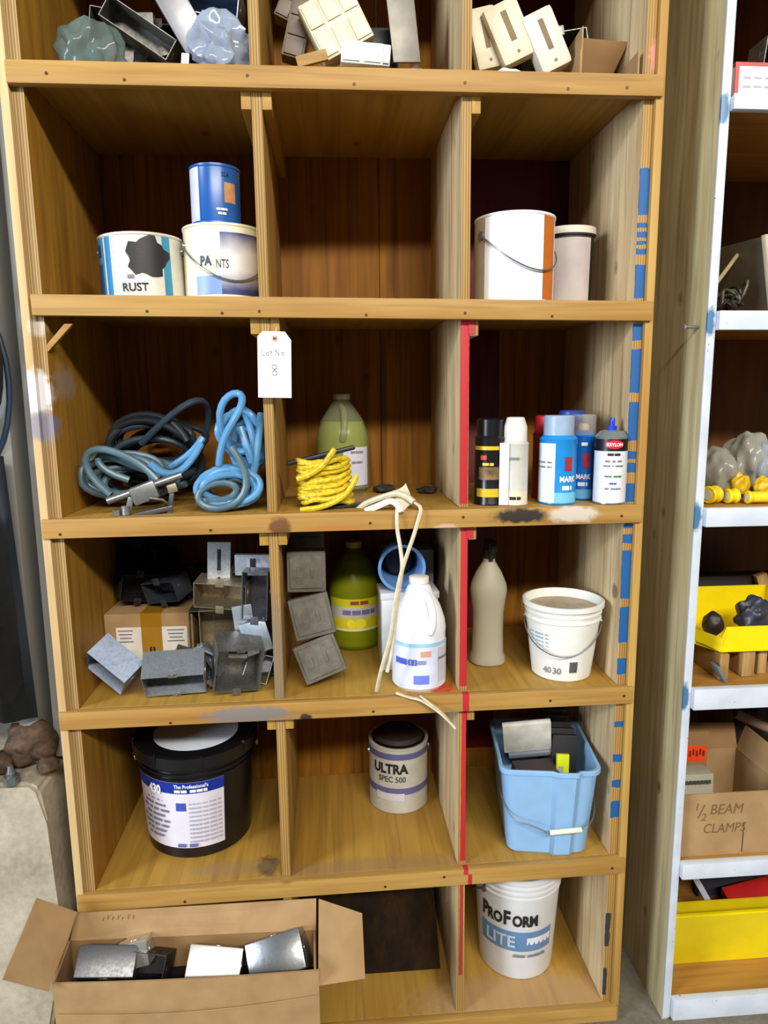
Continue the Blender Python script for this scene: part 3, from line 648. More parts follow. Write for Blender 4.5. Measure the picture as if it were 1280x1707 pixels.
ctext(lb, '430', .030, rz(.18)+.004, -34, .178, white, bold=.04, sx=.8); ctext(lb, "The Professional's", .012, rz(.18)+.004, 4, .191, white, bold=.02, sx=.9); scrib(lb, 'Choice Adhesive', .011, rz(.18)+.004, 4, .180, white, sx=.9)
shell(lb, 'blue_seal', rz(.14)+.002, .128, .148, -12, -2, mat('seal_blue', (60,80,170), .4))
for k in range(8): scrib(lb, ('multi-purpose', 'flooring adhesive', 'clear and thin spread', 'water resistant', 'low odor solvent free', 'adhesivo para pisos', 'de uso multiple', 'net contents')[k], .009, rz(.1)+.003, -38, .150-.013*k, mat('label_ink', (110,108,130), .6), sx=.9)
for k in range(11): scrib(lb, 'directions read before use', .007, rz(.1)+.003, 17, .155-.0105*k, mat('fine_ink', (168,166,182), .6), sx=.8)
for a in (-8, 4): scrib(lb, 'HHH', .014, rz(.04)+.003, a, .038, mat('seal_ink', (90,96,160), .6), bold=.05)
bail(t, .143, .212, .03, a=100, lean=1, rr=.002)
# ultra can, row 5
b = base(5, 664, .305)
cream = mat('grey_cream_can', (186,182,170), .35)
t = can('grey and lilac ultra paint can with blue bands, alone in its bay', b, .0775, .178, cream, mat('dark_lid', (36,26,24), .5, .3))
shell(t, 'blue_band', .0775, .148, .164, -90, 90, mat('slate_blue', (92,92,140), .4)); shell(t, 'blue_band', .0775, .052, .070, -90, 90, mat('slate_blue_low', (98,98,146), .4))
ctext(t, 'ULTRA', .036, .0775, -22, .122, ink, bold=.04, sx=.85); ctext(t, 'SPEC 500', .022, .0775, -18, .094, mat('ink_soft', (60,58,60), .6), bold=.01, sx=.85); shell(t, 'small_label', .0775, .036, .056, -50, 6, mat('pale_label', (206,206,210), .5), e=.0012)
m = MB(); m.lathe([(0,.180),(.060,.1795),(.066,.181),(.058,.190),(.02,.196),(0,.194)], 32); obj('dark_mound', m, mat('dark_brown_mound', (40,28,24), .7, bmp=.4), t)  # dark mound above the can rim
bail(t, .0775, .145, .0, a=95, lean=1)
# white pail, row 6
b = base(6, 858, .19)
t = bucket('white compound pail with black lettering and a blue band on the bottom shelf', b, .094, .112, .290, mat('grey_white_pail', (204,204,204), .35, var=.03), fill=(.20, offw), ribs=[(.235,.003),(.25,.004),(.265,.004)], nm='pail', cat='pail')
def rz(z): return .094+.018*z/.29
shell(t, 'blue_band', rz(.09)+.0005, .086, .142, -70, 40, mat('dusty_blue', (96,132,172), .4), r2=rz(.142)+.0005)
shell(t, 'white_panel', rz(.1)+.001, .105, .125, 0, 38, mat('panel_white', (224,224,228), .4), r2=rz(.125)+.001)

for s_, z_, a_ in (('P', .052, -61), ('RO', .040, -45), ('F', .052, -28), ('ORM', .040, -3)): ctext(t, s_, z_, rz(.18)+.001, a_, .178-(.052-z_)*.35, ink, bold=.04, sx=.74)
ctext(t, 'LITE', .044, rz(.12)+.002, -38, .113, mat('pale_ink', (180,190,200), .5), bold=.02); scrib(t, 'JOINT COMPOUND', .012, rz(.08)+.002, 6, .074, grayink)
bail(t, .110, .232, .10, a=118, lean=1, rr=.002)
t = thing('leaning_board', 'dark brown stained board leaning back in the bottom middle bay', 'board', (.645, .135, .1125), (-41, 0, 0))
m = MB(); m.box((0,.009,.205), (.345,.016,.41), bev=.002); obj('board_panel', m, wood('dark_stained_wood', (58,38,18), (30,18,8), 'z', .8, .7, (), .5, spec=.08), t)
# ---- rectangular light blue bucket
b = base(5, 898, .150)
t = thing('square_bucket', 'light blue rectangular bucket with a white handle grip, crammed with black pads', 'bucket', b, (0,0,-7))
def rrect(hw, hd, ch, z, notch=0):
    P = []
    def arcp(cx, cy_, r, a0, a1, n=5): 
        for k in range(n+1): a = math.radians(a0+(a1-a0)*k/n); P.append((cx+r*math.cos(a), cy_+r*math.sin(a)))
    arcp(-hw+.025, -hd+.025, .025, 180, 270); P.append((hw*.02, -hd-.003)); P.append((hw*.12, -hd-.010)); P.append((hw*.50, -hd-.010)); P.append((hw*.60, -hd-.001)); arcp(hw-.03, -hd+.03, .03, 275, 360); arcp(hw-.03, hd-.03, .03, 0, 90); arcp(-hw+.03, hd-.03, .03, 90, 180)
    return [(x, y, z) for x, y in P]
def loft(m, rings, capb=True):
    R_ = [[m.b.verts.new(p) for p in r] for r in rings]; n = len(R_[0])
    for A_, B_ in zip(R_, R_[1:]):
        for k in range(n): m.b.faces.new((A_[k], A_[(k+1) % n], B_[(k+1) % n], B_[k]))
    m.b.faces.new(R_[0][::-1]); m.b.faces.new(R_[-1])
m = MB(); BH = .218
loft(m, [rrect(.088,.112,0,0), rrect(.093,.117,0,.006), rrect(.110,.128,0,BH-.012), rrect(.116,.133,0,BH-.011), rrect(.116,.133,0,BH-.002), rrect(.114,.131,0,BH), rrect(.108,.126,0,BH-.001), rrect(.1065,.1245,0,BH-.006), rrect(.088,.112,0,.006)])
obj('bucket_body', m, mat('light_blue_plastic', (134,174,212), .42, var=.03), t)
pts = [(-.113,.03,.185),(-.116,-.02,.165),(-.110,-.10,.130),(-.085,-.138,.098),(-.045,-.142,.090),(-.012,-.146,.076),(.0,-.146,.074),(.06,-.146,.083),(.085,-.145,.090),(.108,-.11,.105),(.117,-.03,.15),(.116,.03,.185)]
m = MB(); m.tube(pts, .0017, 8, smooth=2); h = obj('wire_handle', m, wire, t)
m = MB(); m.tube([(-.003,-.147,.0745),(.068,-.147,.084)], .0062, 14); obj('handle_grip', m, mat('grip_white', (226,222,200), .4), h)
bz = b[2]
def inb(name, label, cat, c, d, rot, mt, bev=.002):
    m = MB(); m.box((0,0,0), d, bev=bev); o = obj(name, m, mt); o.location = c; o.rotation_euler = [math.radians(a) for a in rot]; tag(o, label, cat); return o
x0 = b[0]
inb('sanding_block', 'dark grey sanding block lying low at the front of the blue bucket', 'block', (x0-.030, .100, bz+.160), (.10,.06,.05), (8,0,3), mat('dark_brown_foam', (58,48,50), .8))
for k in range(5):
    inb('black_pad', ['black pad at the back right of the blue bucket, nearest the yellow sleeve', 'second black pad from the front right of the blue bucket', 'third black pad in the blue bucket', 'fourth black pad in the blue bucket', 'rearmost black pad in the blue bucket'][k], 'pad', (x0+.048-.001*k, .125+.022*k, bz+.165+.008*k), (.062,.012,.16), (-8+k*2,3,-3), mat('black_foam', (20,18,20), .6), .003)['group'] = 'black pads in the blue bucket'
o = inb('yellow_sleeve', 'small yellow green packet with a grey patch tucked in the blue bucket', 'packet', (x0+.032, .088, bz+.180), (.030,.010,.075), (-10,4,0), mat('yellow_green_print', (196,204,20), .4)); m = MB(); m.box((-.006,-.006,-.006), (.013,.002,.030)); obj('grey_patch', m, mat('grey_patch', (150,152,140), .5), o)
p = Vector((x0-.042, .135, bz+.245))
t4 = thing('white_tray', 'white scuffed tray propped upright in the blue bucket', 'tray', p, (24, -7, -8))
m = MB(); m.box((0,0,0), (.116,.014,.10), bev=.004); obj('tray_face', m, mat('scuffed_white', (222,218,206), .4, var=.12, vs=30), t4)
m = MB(); m.box((.008,-.002,-.058), (.112,.022,.014), bev=.003); obj('tray_lip', m, mat('grey_lip', (120,124,134), .4), t4)
# ------------------------------------------------------------------ loose things
BS = 1.27
def ebox(label, c, d, rot, mt, y0open=True, rest=None, ears=True, group=None, name='junction_box', knock=True, closed=False):
    """pressed steel electrical box, open towards local -Y"""
    d = tuple(k*BS for k in d); t = thing(name, label, 'metal box', c, rot, group); w, dp, h = d[0]/2, d[1]/2, d[2]/2; q = .0016
    m = MB()
    if closed: m.box((0,0,0), d, bev=.003)
    else:
        m.box((0, dp-q/2, 0), (2*w, q, 2*h)); m.box((-w+q/2, -q/2, 0), (q, 2*dp-q, 2*h)); m.box((w-q/2, -q/2, 0), (q, 2*dp-q, 2*h))
        m.box((0, -q/2, h-q/2), (2*w-2*q, 2*dp-q, q)); m.box((0, -q/2, -h+q/2), (2*w-2*q, 2*dp-q, q))
    obj('box_shell', m, mt, t)
    if knock:
        r = min(dp, w, h)*.55
        for cc, ax in (((-w-.0002, 0, 0), 'x'), ((w+.0002, 0, 0), 'x'), ((0, 0, h+.0002), 'z'), ((0, 0, -h-.0002), 'z'), ((0, dp+.0002, 0), 'y')):
            m = MB(); m.cyl(cc, r, .0014, ax, 18); obj('knockout', m, mt, t)
    if ears:
        for s in (-1, 1):
            m = MB(); m.box((0, -dp+.001, s*(h+.006-.004)), (.018, .0016, .018), bev=.0005); m.cyl((0, -dp-.0003, s*(h+.004)), .0028, .001, 'y', 10); obj('mounting_ear', m, mt, t)
    if rest is not None:
        M = E3(rot); lo = min((M @ Vector((a*w, b_*dp, g*h))).z for a in (-1,1) for b_ in (-1,1) for g in (-1,1)); t.location.z = rest-lo+.0003+(.010*abs((M @ Vector((0,0,1))).z) if ears else (.001 if knock else 0))
    return t
def plate(label, c, d, rot, mt, rest=None, name='cover_plate', cat='cover plate', group=None, slot=True, slotm=None):
    d = (d[0]*BS, d[1], d[2]*BS); t = thing(name, label, cat, c, rot, group); m = MB(); m.box((0,0,0), d, bev=min(d)*.3); obj('plate_body', m, mt, t)
    if slot: m = MB(); m.box((0, -d[1]/2-.0003, d[2]*.08), (d[0]*.16, .001, d[2]*.5), bev=.0002); m.cyl((0, -d[1]/2-.0003, -d[2]*.36), .003, .001, 'y', 12); obj('slot', m, slotm or ink, t)
    if rest is not None:
        M = E3(rot); w, dp, h = [k/2 for k in d]; lo = min((M @ Vector((a*w, b_*dp, g*h))).z for a in (-1,1) for b_ in (-1,1) for g in (-1,1)); t.location.z = rest-lo+.0003
    return t
from mathutils import noise as nz
def crumple(name, label, cat, c, r, mt, seed, amp=.35, fr=1.8, group=None, part=None):
    m = MB(); bmesh.ops.create_icosphere(m.b, subdivisions=4, radius=1)
    for v in m.b.verts:
        d = 1+amp*nz.noise(v.co*fr+Vector((seed, seed*2, 0)))+amp*.16*abs(nz.noise(v.co*fr*2.2+Vector((seed,)*3)))
        v.co = Vector((v.co.x*r[0]*d, v.co.y*r[1]*d, v.co.z*r[2]*d))
    zm = min(v.co.z for v in m.b.verts)
    for v in m.b.verts: v.co.z = max(v.co.z-zm*.9, 0)-0
    o = obj(name, m, mt, sharp=40); o.location = c; return tag(o, label, cat, group)
BG = 'metal electrical boxes heaped in the left bay of the fourth shelf'
g = BG
def P4(u, v, y): p = at(u, v, y=y); return (p.x, p.y, p.z)
zf = .9095
ebox('grey box tipped on its corner at the front left of the heap, open side up', P4(193,1136,.07), (.080,.046,.070), (38,38,-14), metal('blue_steel', (168,182,206), .4, (96,100,108)), rest=zf, group=g, ears=False)
ebox('wide open ribbed box at the front middle of the heap below the packing label', P4(294,1150,.05), (.100,.050,.064), (40,0,6), zinc, rest=zf, group=g)
ebox('large dull box with side tabs at the front right of the heap by the divider', P4(396,1132,.065), (.078,.060,.082), (14,6,16), zincd, rest=zf, group=g, closed=False)
ebox('tan box lying across the top of the heap', P4(372,986,.14), (.092,.05,.046), (6,4,-6), metal('tan_steel', (176,160,132), .45, (104,92,72)), group=g)
ebox('upright tan box under the one lying across the top, deep open face', P4(364,1043,.15), (.062,.055,.075), (0,0,6), metal('tan_steel', (168,150,120), .45, (96,84,62)), group=g, ears=False)
ebox('box pressed against the divider halfway up the heap', P4(431,986,.12), (.045,.06,.085), (0,3,-8), metal('slate_steel', (124,126,136), .4, (70,70,78)), group=g)
ebox('upright grey box at the bottom right of the heap behind the front right box', P4(425,1080,.17), (.07,.06,.10), (0,0,5), zincd, rest=zf, group=g)
ebox('box standing at the very back of the heap under the tan boxes', P4(360,1100,.24), (.08,.07,.11), (0,0,0), zincd, rest=zf, group=g)
plate('bright blue grey flat cover standing upright at the top of the heap', P4(365,938,.14), (.040,.006,.078), (6,3,8), zincb, group='flat covers in the heap')
plate('wavy light cover at the top right of the heap beside the divider', P4(422,941,.13), (.064,.012,.040), (8,2,0), zincb, group='flat covers in the heap')
plate('small light cover halfway down the heap above the bright square one', P4(405,1029,.10), (.034,.006,.044), (0,-6,10), zincb, group='flat covers in the heap', slot=False)
plate('bright square cover tilted at the right side of the heap', P4(427,1062,.085), (.046,.005,.056), (-10,-16,4), metal('shiny_steel', (220,236,252), .25, (160,180,200)), group='flat covers in the heap', slot=False)
t = thing('angle_bracket', 'small bent white metal bracket poking out between the packing label and the heap', 'bracket', P4(333,1088,.07), (0, 24, 10)); m = MB(); m.box((-.012,0,.0), (.005,.020,.045), (0,28,0), .001); m.box((.012,0,.010), (.045,.020,.005), (0,8,0), .001); obj('bracket_body', m, zincb, t)
t = thing('strap_connector', 'short bright strap connector standing on the front right box of the heap', 'connector', P4(388,1082,.055), (0, 4, 0)); m = MB(); m.box((0,0,0), (.016,.006,.040), bev=.001); m.box((.012,.0,-.012), (.040,.016,.010), bev=.001); obj('connector_body', m, metal('connector_zinc', (196,190,178), .3), t)
ebox('small grey box wedged behind the wide ribbed box at the front of the heap', P4(310,1108,.11), (.050,.04,.045), (20,24,12), zincd, group=g)
ebox('narrow box lying between the bracket and the front right box of the heap', P4(342,1118,.10), (.040,.035,.060), (10,-30,-20), zinc, rest=zf, group=g)
ebox('light box at the right edge of the heap under the bright square cover', P4(430,1112,.13), (.045,.04,.05), (-20,18,0), metal('light_steel', (190,196,204), .35, (110,114,120)), group=g)
ebox('small box on its side high in the heap beneath the wavy cover', P4(402,975,.19), (.05,.04,.06), (12,20,8), zincd, group=g, ears=False)
# cardboard parcel with label, row 4
p0 = at(172, 1118, z=.9095); p1 = at(326, 1112, z=.9095)
t = thing('cardboard_box', 'closed cardboard box with yellow tape and a large white packing label behind the metal boxes', 'box', ((p0.x+p1.x)/2+.010, .21+.07, .9095), (0, 0, -1))
bw = (p1.x-p0.x)-.012; bh = .143
m = MB(); m.box((0,0,bh/2), (bw,.14,bh), bev=.002); obj('box_body', m, card, t)
m = MB(); m.box((.006,-.0708,bh/2), (.048,.0012,bh), bev=0); m.box((.006,0,bh+.0006), (.048,.14,.0012)); obj('packing_tape', m, sheer('amber_tape', (196,148,40), .75, .2), t)
m = MB(); m.box((.006,-.0704,.058), (.165,.0004,.105)); lb = obj('packing_label', m, mat('label_paper', (226,220,210), .5), t)
for k in range(4):
    for x, wd in ((-.055,.035),(.062,.040)): m = MB(); m.box((x,-.0708,.102-.009*k), (wd*(1-.12*(k % 3)),.0004,.003)); obj('printed_line', m, grayink, lb)
m = MB()
for k in range(22): m.box((.018+k*.0026,-.0716,.016), (.0012+.0007*((k*7) % 3),.0004,.012))
obj('barcode', m, ink, lb)
m = MB()
for s in (0,1,2,3): m.box((.002+(s % 2)*.008,-.0716,.052+(s//2)*.006), (.004,.0004,.008), (0,20*(-1)**s,0))
obj('handwritten_mark', m, ink, lb)
zt = .9095+bh
g2 = 'dark metal boxes on the closed cardboard box'; BS = 1.1
ebox('box with a blue grey face on top of the closed cardboard box, nearest its front', (at(277,980,y=.25).x, .26, 0), (.085,.055,.048), (12,-10,-26), metal('blue_dark_steel', (112,120,136), .35, (60,62,70)), rest=zt, group=g2)
dk = metal('dark_steel', (62,60,60), .5, (34,32,32))
ebox('dark box at the left end on top of the closed cardboard box', (at(205,975,y=.3).x+.036, .29, 0), (.075,.055,.06), (5,8,25), dk, rest=zt, group=g2)
ebox('dark box at the back right on top of the closed cardboard box', (at(320,960,y=.35).x, .36, 0), (.08,.06,.055), (0,-6,10), dk, rest=zt, group=g2)
ebox('upper dark box balanced over the left end dark box', (at(225,935,y=.32).x+.014, .34, 0), (.09,.05,.05), (6,14,-16), dk, rest=zt+.07, group=g2)
ebox('dark box at the back leaning against the bay wall', (at(270,930,y=.38).x, .385, 0), (.07,.05,.09), (0,-12,0), dk, rest=zt+.0, group=g2)
BS = 1.27
# stacked grey covers, row 4 middle bay
rough_g = mat('rough_grey_cast', (104,99,88), .7, var=.15, vs=60, bmp=.3)
g = 'grey square boxes stacked by the divider'
def cast(label, u, v, y, rot, d): 
    t = thing('square_cast_box', label, 'metal box', P4(u, v, y), rot, g); m = MB(); m.box((0,0,0), d, bev=.004); obj('box_shell', m, rough_g, t)
    m = MB(); m.box((0,-d[1]/2-.0015,0), (d[0]*.84,.005,d[2]*.80), bev=.0015); obj('lid', m, rough_g, t)
    for s in (-.2, .15): m = MB(); m.box((d[0]*s,-d[1]/2-.0045,.0), (.006,.003,.024), bev=.0006); obj('embossed_bar', m, rough_g, t)
    return t
cast('lowest and most tilted of the grey square boxes stacked by the divider', 533, 1096, .085, (-14,-20,6), (.096,.045,.088))
cast('middle grey square box of the leaning stack by the divider', 520, 1026, .10, (-12,-12,3), (.090,.05,.092))
cast('topmost upright grey square box of the leaning stack by the divider', 511, 950, .125, (-4,0,0), (.086,.05,.092))
cast('grey square box at the back standing behind the leaning stack', 512, 925, .24, (0,0,0), (.082,.08,.13))
# white carton and blue cup, row 4 middle
xc = xat(678, .21, 1.0)
t = thing('white_carton', 'white carton standing behind the white jug', 'carton', (xc, .20, .9125), (0,0,2)); m = MB(); m.box((0,0,.094), (.135,.09,.188), bev=.004); obj('carton_body', m, mat('carton_white', (220,222,226), .5, var=.06), t)
m = MB(); m.box((0,-.001,.182), (.139,.094,.016), bev=.002); obj('carton_lid', m, mat('carton_lid_white', (208,210,214), .5), t)
cb_ = P4(667, 930, .20); t = thing('blue_tub', 'light blue plastic tub lying on its side on the white carton', 'tub', (cb_[0], .16, .9125+.1905+.056), (-90, 0, 0))
m = MB(); rr = .052; m.lathe([(0,.16),(rr*.8,.16),(rr*.84,.155),(rr,.01),(rr+.004,.006),(rr+.004,0),(rr-.003,0),(rr-.004,.006),(rr*.8,.15),(0,.152)], 40, M=Matrix.Rotation(PI, 4, 'X') @ Matrix.Translation((0,0,-.0)) ); obj('tub_body', m, mat('tub_blue', (104,150,206), .4, var=.1), t)
for v in []: pass
t.rotation_euler = (math.radians(90), 0, 0)
m = MB(); m.lathe([(0,-.10),(rr*.82,-.10),(rr*.6,-.08),(0,-.075)], 32); obj('dark_inner_disc', m, mat('dark_inner_disc', (30,30,34), .6), t)  # dark disc set inside the tub
inb('grey_box', 'grey blue box at the back behind the blue tub', 'box', (xat(690,.33,1.12), .34, .9125+.13), (.09,.10,.26), (0,0,0), mat('grey_blue_box', (120,126,150), .5))
# ---- hoses
def coil(c, rx_, rz_, n, ys, seed, jit=.18, per=14, ph=0, tilt=0):
    r_ = random.Random(seed); P = []
    for k in range(n):
        ax, az, dx, dz = 1+jit*r_.uniform(-1,.6), 1+jit*r_.uniform(-1,.6), r_.uniform(-1,1)*jit*rx_*.7, r_.uniform(-1,1)*jit*rz_*.7
        yy = ys[0]+(ys[1]-ys[0])*r_.random(); tw = r_.uniform(-.04,.04)
        for q in range(per):
            a = 2*PI*q/per+ph; P.append(Vector((c[0]+dx+ax*rx_*math.cos(a), yy+tw*math.sin(a+seed), c[2]+dz+az*rz_*math.sin(a)+tilt*math.cos(a))))
    return P
def soft(P, it=2):
    for _ in range(it): P = [P[0]]+[(P[i-1]+P[i]*2+P[i+1])/4 for i in range(1, len(P)-1)]+[P[-1]]
    return P
HR = .0078
def clampb(P, x0, x1, z0, y0=.03, y1=.425):
    return [Vector((min(max(p.x, x0), x1), min(max(p.y, y0), y1), max(p.z, z0))) for p in P]
dh = mat('slate_hose', (52,70,84), .35, var=.15, vs=20); bh_ = mat('blue_hose', (92,152,200), .35, var=.12, vs=16); gh = mat('teal_grey_hose', (84,112,124), .38, var=.15, vs=16)
zz = 1.3185+HR
def W3(u, v, y): return at(u, v, y=y)
t = thing('rubber_hose', 'tangled dark slate rubber hose filling the left of the bay', 'hose', (.19, .2, 1.3185))
def hose(nm, P, mt, par, r=HR): 
    m = MB(); b_ = par.location; P = clampb(soft(P), .036, .418, zz); m.tube([p-b_ for p in P], r, 10, smooth=1); return obj(nm, m, mt, par)
hose('hose_coil', coil(W3(255,765,.24), .105, .070, 8, (.16,.36), 3, .3), dh, t)
hose('hose_coil', coil(W3(270,735,.30), .115, .060, 5, (.2,.38), 8, .25), mat('near_black_hose', (34,40,48), .35), t)
hose('hose_coil', coil(W3(225,800,.17), .100, .045, 6, (.10,.24), 14, .3), gh, t)
hose('loose_loop', [W3(235,740,.2), W3(262,705,.19), W3(300,680,.18), W3(325,660,.19), W3(345,655,.24), W3(356,680,.28), W3(352,720,.30), W3(330,760,.30)], dh, t)
hose('loose_loop', [W3(185,825,.06), W3(140,800,.07), W3(130,765,.07), W3(140,745,.07), W3(165,738,.07), W3(200,755,.07), W3(225,768,.065), W3(250,778,.06), W3(262,800,.06)], gh, t)
hose('loose_loop', [W3(215,800,.10), W3(180,795,.09), W3(155,775,.09), W3(150,755,.09), W3(175,748,.1), W3(200,765,.1), W3(230,790,.1), W3(300,800,.12)], gh, t)
t2 = thing('rubber_hose', 'light blue rubber hose looped high against the divider', 'hose', (.36, .1, 1.3195))
hose('hose_coil', [p for p in coil(W3(378,812,.06), .066, .040, 6, (.05,.12), 21, .22)], bh_, t2)
hose('hose_coil', coil(W3(398,720,.13), .042, .055, 4, (.09,.17), 33, .3), bh_, t2)
hose('loose_loop', [W3(365,775,.06), W3(362,745,.05), W3(375,720,.04), W3(392,700,.04), W3(402,680,.05), W3(412,660,.08), W3(405,650,.09), W3(385,650,.08), W3(365,665,.08), W3(358,690,.08), W3(366,725,.1), W3(380,760,.12), W3(420,780,.13)], bh_, t2)
hose('loose_loop', [W3(385,745,.035), W3(402,765,.03), W3(415,790,.03), W3(422,820,.03), W3(400,845,.03), W3(370,855,.035), W3(335,852,.035), W3(318,835,.035), W3(325,812,.04), W3(350,802,.04), W3(385,800,.045), W3(408,805,.05), W3(402,830,.05), W3(375,843,.05), W3(345,835,.05)], gh, t2)
hose('loose_loop', [W3(400,712,.07), W3(412,740,.06), W3(418,775,.06), W3(428,800,.06), W3(430,760,.09), W3(425,710,.1), W3(405,680,.12)], bh_, t2)
hose('loose_loop', [W3(285,778,.14), W3(310,768,.12), W3(330,748,.12), W3(338,730,.14)], bh_, t2)
hose('loose_loop', [W3(250,772,.055), W3(262,790,.055), W3(285,800,.07), W3(305,790,.09), W3(325,765,.10), W3(335,740,.12)], bh_, t2)
hose('hose_coil', coil(W3(375,815,.10), .060, .042, 4, (.07,.15), 44, .25), gh, t2)
hose('hose_coil', coil(W3(412,740,.14), .036, .070, 3, (.12,.19), 52, .25), bh_, t2)
hose('loose_loop', [W3(435,690,.10), W3(425,740,.05), W3(434,780,.05), W3(420,800,.06)], bh_, t2)
hose('hose_coil', coil(W3(200,790,.12), .085, .050, 3, (.09,.18), 61, .3), gh, t)
# clamp-like tool
p = at(245, 835, y=.04); t = thing('pipe_clamp', 'grey metal clamp tool lying in front of the dark hose', 'tool', (p.x, .045, 1.3185), (0, 0, 12))
lm = metal('clamp_steel', (176,178,180), .35, (96,94,90)); tm = metal('clamp_tan', (190,176,150), .4)
m = MB(); m.tube([(-.078,0,.030),(.070,.0,.078)], .0075, 12); obj('clamp_bar', m, lm, t)
m = MB(); m.box((-.005,-.005,.045), (.052,.034,.036), (0,-20,0), .004); obj('clamp_head', m, lm, t)
m = MB(); m.box((.045,-.008,.020), (.010,.012,.045), (0,10,0), .002); m.box((.012,-.010,.006), (.075,.014,.010), (0,-10,0), .002); obj('clamp_frame', m, metal('clamp_dark', (110,110,112), .4), t)
m = MB(); m.box((.050,-.006,.052), (.020,.022,.018), (0,-15,0), .003); obj('clamp_nut', m, tm, t)
m = MB(); m.cyl((-.042,-.004,.010), .010, .018, 'z', 16); m.cyl((-.060,-.004,.006), .009, .011, 'z', 6); m.box((-.035,0,.022), (.012,.018,.030), (0,15,0), .002); obj('clamp_foot', m, lm, t)
m = MB(); m.tube([(.005,-.022,.035),(.03,-.022,.03),(.04,-.02,.02)], .004, 8); obj('screw_handle', m, metal('screw_dark', (80,78,76), .35), t)
# yellow rope wound on a black winder, row 3 middle
p = at(545, 850, y=.05); t = thing('rope_winder', 'yellow rope wound thickly on a black winder in front of the clear jug', 'rope', (p.x, .068, 1.3205), (0, -3, 4)); t.scale = (1.13, 1.1, 1.12)
ym = mat('yellow_rope', (232,202,34), .5, var=.2, vs=160, bmp=.5); bk = mat('black_winder', (24,26,32), .4)
r_ = random.Random(4); P = []
for k in range(11):
    z = .010+.0072*k; wx = .050-.0008*k; ox = -.006*k/10
    for q in range(12):
        a = 2*PI*q/12; P.append(Vector((ox+wx*(1+.06*r_.uniform(-1,1))*math.cos(a), .024*(1+.15*r_.uniform(-1,1))*math.sin(a), z+.0072*q/12+.0035*r_.uniform(-1,1)-.010*math.cos(a))))
m = MB(); m.tube(P, .0048, 8, smooth=1); obj('rope_coil', m, ym, t)
P2 = []
for k in range(7):
    z = .014+.011*k
    for q in range(12):
        a = 2*PI*q/12; P2.append(Vector((.001+.047*math.cos(a), .030*(1+.1*r_.uniform(-1,1))*math.sin(a), z+.011*q/12+.004*r_.uniform(-1,1)+.006*math.cos(a))))
m = MB(); m.tube(P2, .0048, 8, smooth=1); obj('rope_coil', m, ym, t)
m = MB(); m.tube([(-.052,-.030,.062),(-.030,-.036,.068),(-.005,-.037,.082),(.012,-.035,.103),(.020,-.033,.112)], .0055, 8, smooth=2); obj('rope_end', m, ym, t)
m = MB(); m.tube([(-.050,-.028,.004),(-.01,-.040,.007),(.03,-.040,.022),(.052,-.032,.048),(.057,-.026,.06)], .0052, 8, smooth=2); obj('rope_end', m, ym, t)
m = MB(); m.box((-.004,.0,.100), (.13,.020,.008), (0,-10,0), .003); m.box((.0,.0,.05), (.03,.02,.09), bev=.002); m.box((.020,-.010,.002), (.12,.026,.005), (0,0,8), .001); obj('winder', m, bk, t)
# cream strap: bunched on the shelf edge, two cords hanging down
strap = mat('cream_strap', (214,204,176), .8, var=.1, vs=60, bmp=.3)
t = thing('cream_strap', 'bunched cream cloth strap whose cords hang from the third shelf down over the white jug', 'strap', (.72, 0, 1.322))
def sl(u, v, y): return at(u, v, y=y)-Vector(t.location)
def ribbon(name, pts, w, par, mt, th=.35, sm=2):
    m = MB(); m.tube(pts, w, 8, flat=th, smooth=sm); return obj(name, m, mt, par)
ribbon('bunched_band', [sl(598,848,.06), sl(612,838,.05), sl(640,828,.04), sl(662,822,.035), sl(678,828,.03), sl(690,838,.02)], .010, t, strap, .7)
ribbon('bunched_band', [sl(610,852,.02), sl(635,842,.01), sl(652,834,.01), sl(664,842,.0), sl(668,855,-.008)], .009, t, mat('pale_band', (232,230,222), .7), .8)
m = MB()
poly = [sl(655,818,.05), sl(676,806,.06), sl(688,836,.03), sl(668,856,.0), sl(660,838,.03)]
m.slab(poly, .006); bmesh.ops.subdivide_edges(m.b, edges=m.b.edges[:], cuts=3, use_grid_fill=True); obj('folded_flap', m, strap, t, jitter=(40, .006), sharp=60)
ribbon('hanging_cord', [sl(662,848,-.004), sl(661,862,-.012), sl(662,885,-.014), sl(667,910,-.014), sl(671,945,-.014), sl(667,970,-.014), sl(661,1010,-.013), sl(657,1050,-.012), sl(651,1095,-.010), sl(645,1120,-.008)], .0042, t, strap, .6)
ribbon('hanging_cord', [sl(692,838,.012), sl(703,846,-.006), sl(698,865,-.013), sl(690,892,-.015), sl(680,920,-.016), sl(670,950,-.018), sl(664,975,-.019), sl(658,1010,-.018), sl(652,1060,-.016), sl(640,1100,-.014), sl(632,1130,-.010), sl(628,1152,.004)], .0046, t, strap, .55)
m = MB(); t = thing('cord_end', 'frayed cream cord end sticking out over the fourth shelf edge beneath the white jug', 'cord', (.74, 0, .914))
def sl(u, v, y): return at(u, v, y=y)-Vector(t.location)
ribbon('cord_strand', [sl(660,1155,.004), sl(682,1163,-.004), sl(700,1166,-.006), sl(722,1180,-.016), sl(738,1192,-.022), sl(759,1214,-.030)], .0046, t, strap, .6)
ribbon('cord_strand', [sl(700,1160,.0), sl(716,1172,-.010), sl(735,1186,-.016), sl(748,1200,-.020)], .0034, t, strap, .6)
for k, (u, v, y, r) in enumerate([(640,826,.28,.020),(700,832,.25,.018)]):
    crumple('dark_scrap', ['small dark scrap behind the cream strap, left of two', 'small dark greenish scrap by the right wall behind the cream strap'][k], 'scrap', (xat(u+12*k,y,1.33), y, 1.3215), (r*1.3, r, r*.5), mat('scrap', (40,38,30), .7), 3+k)
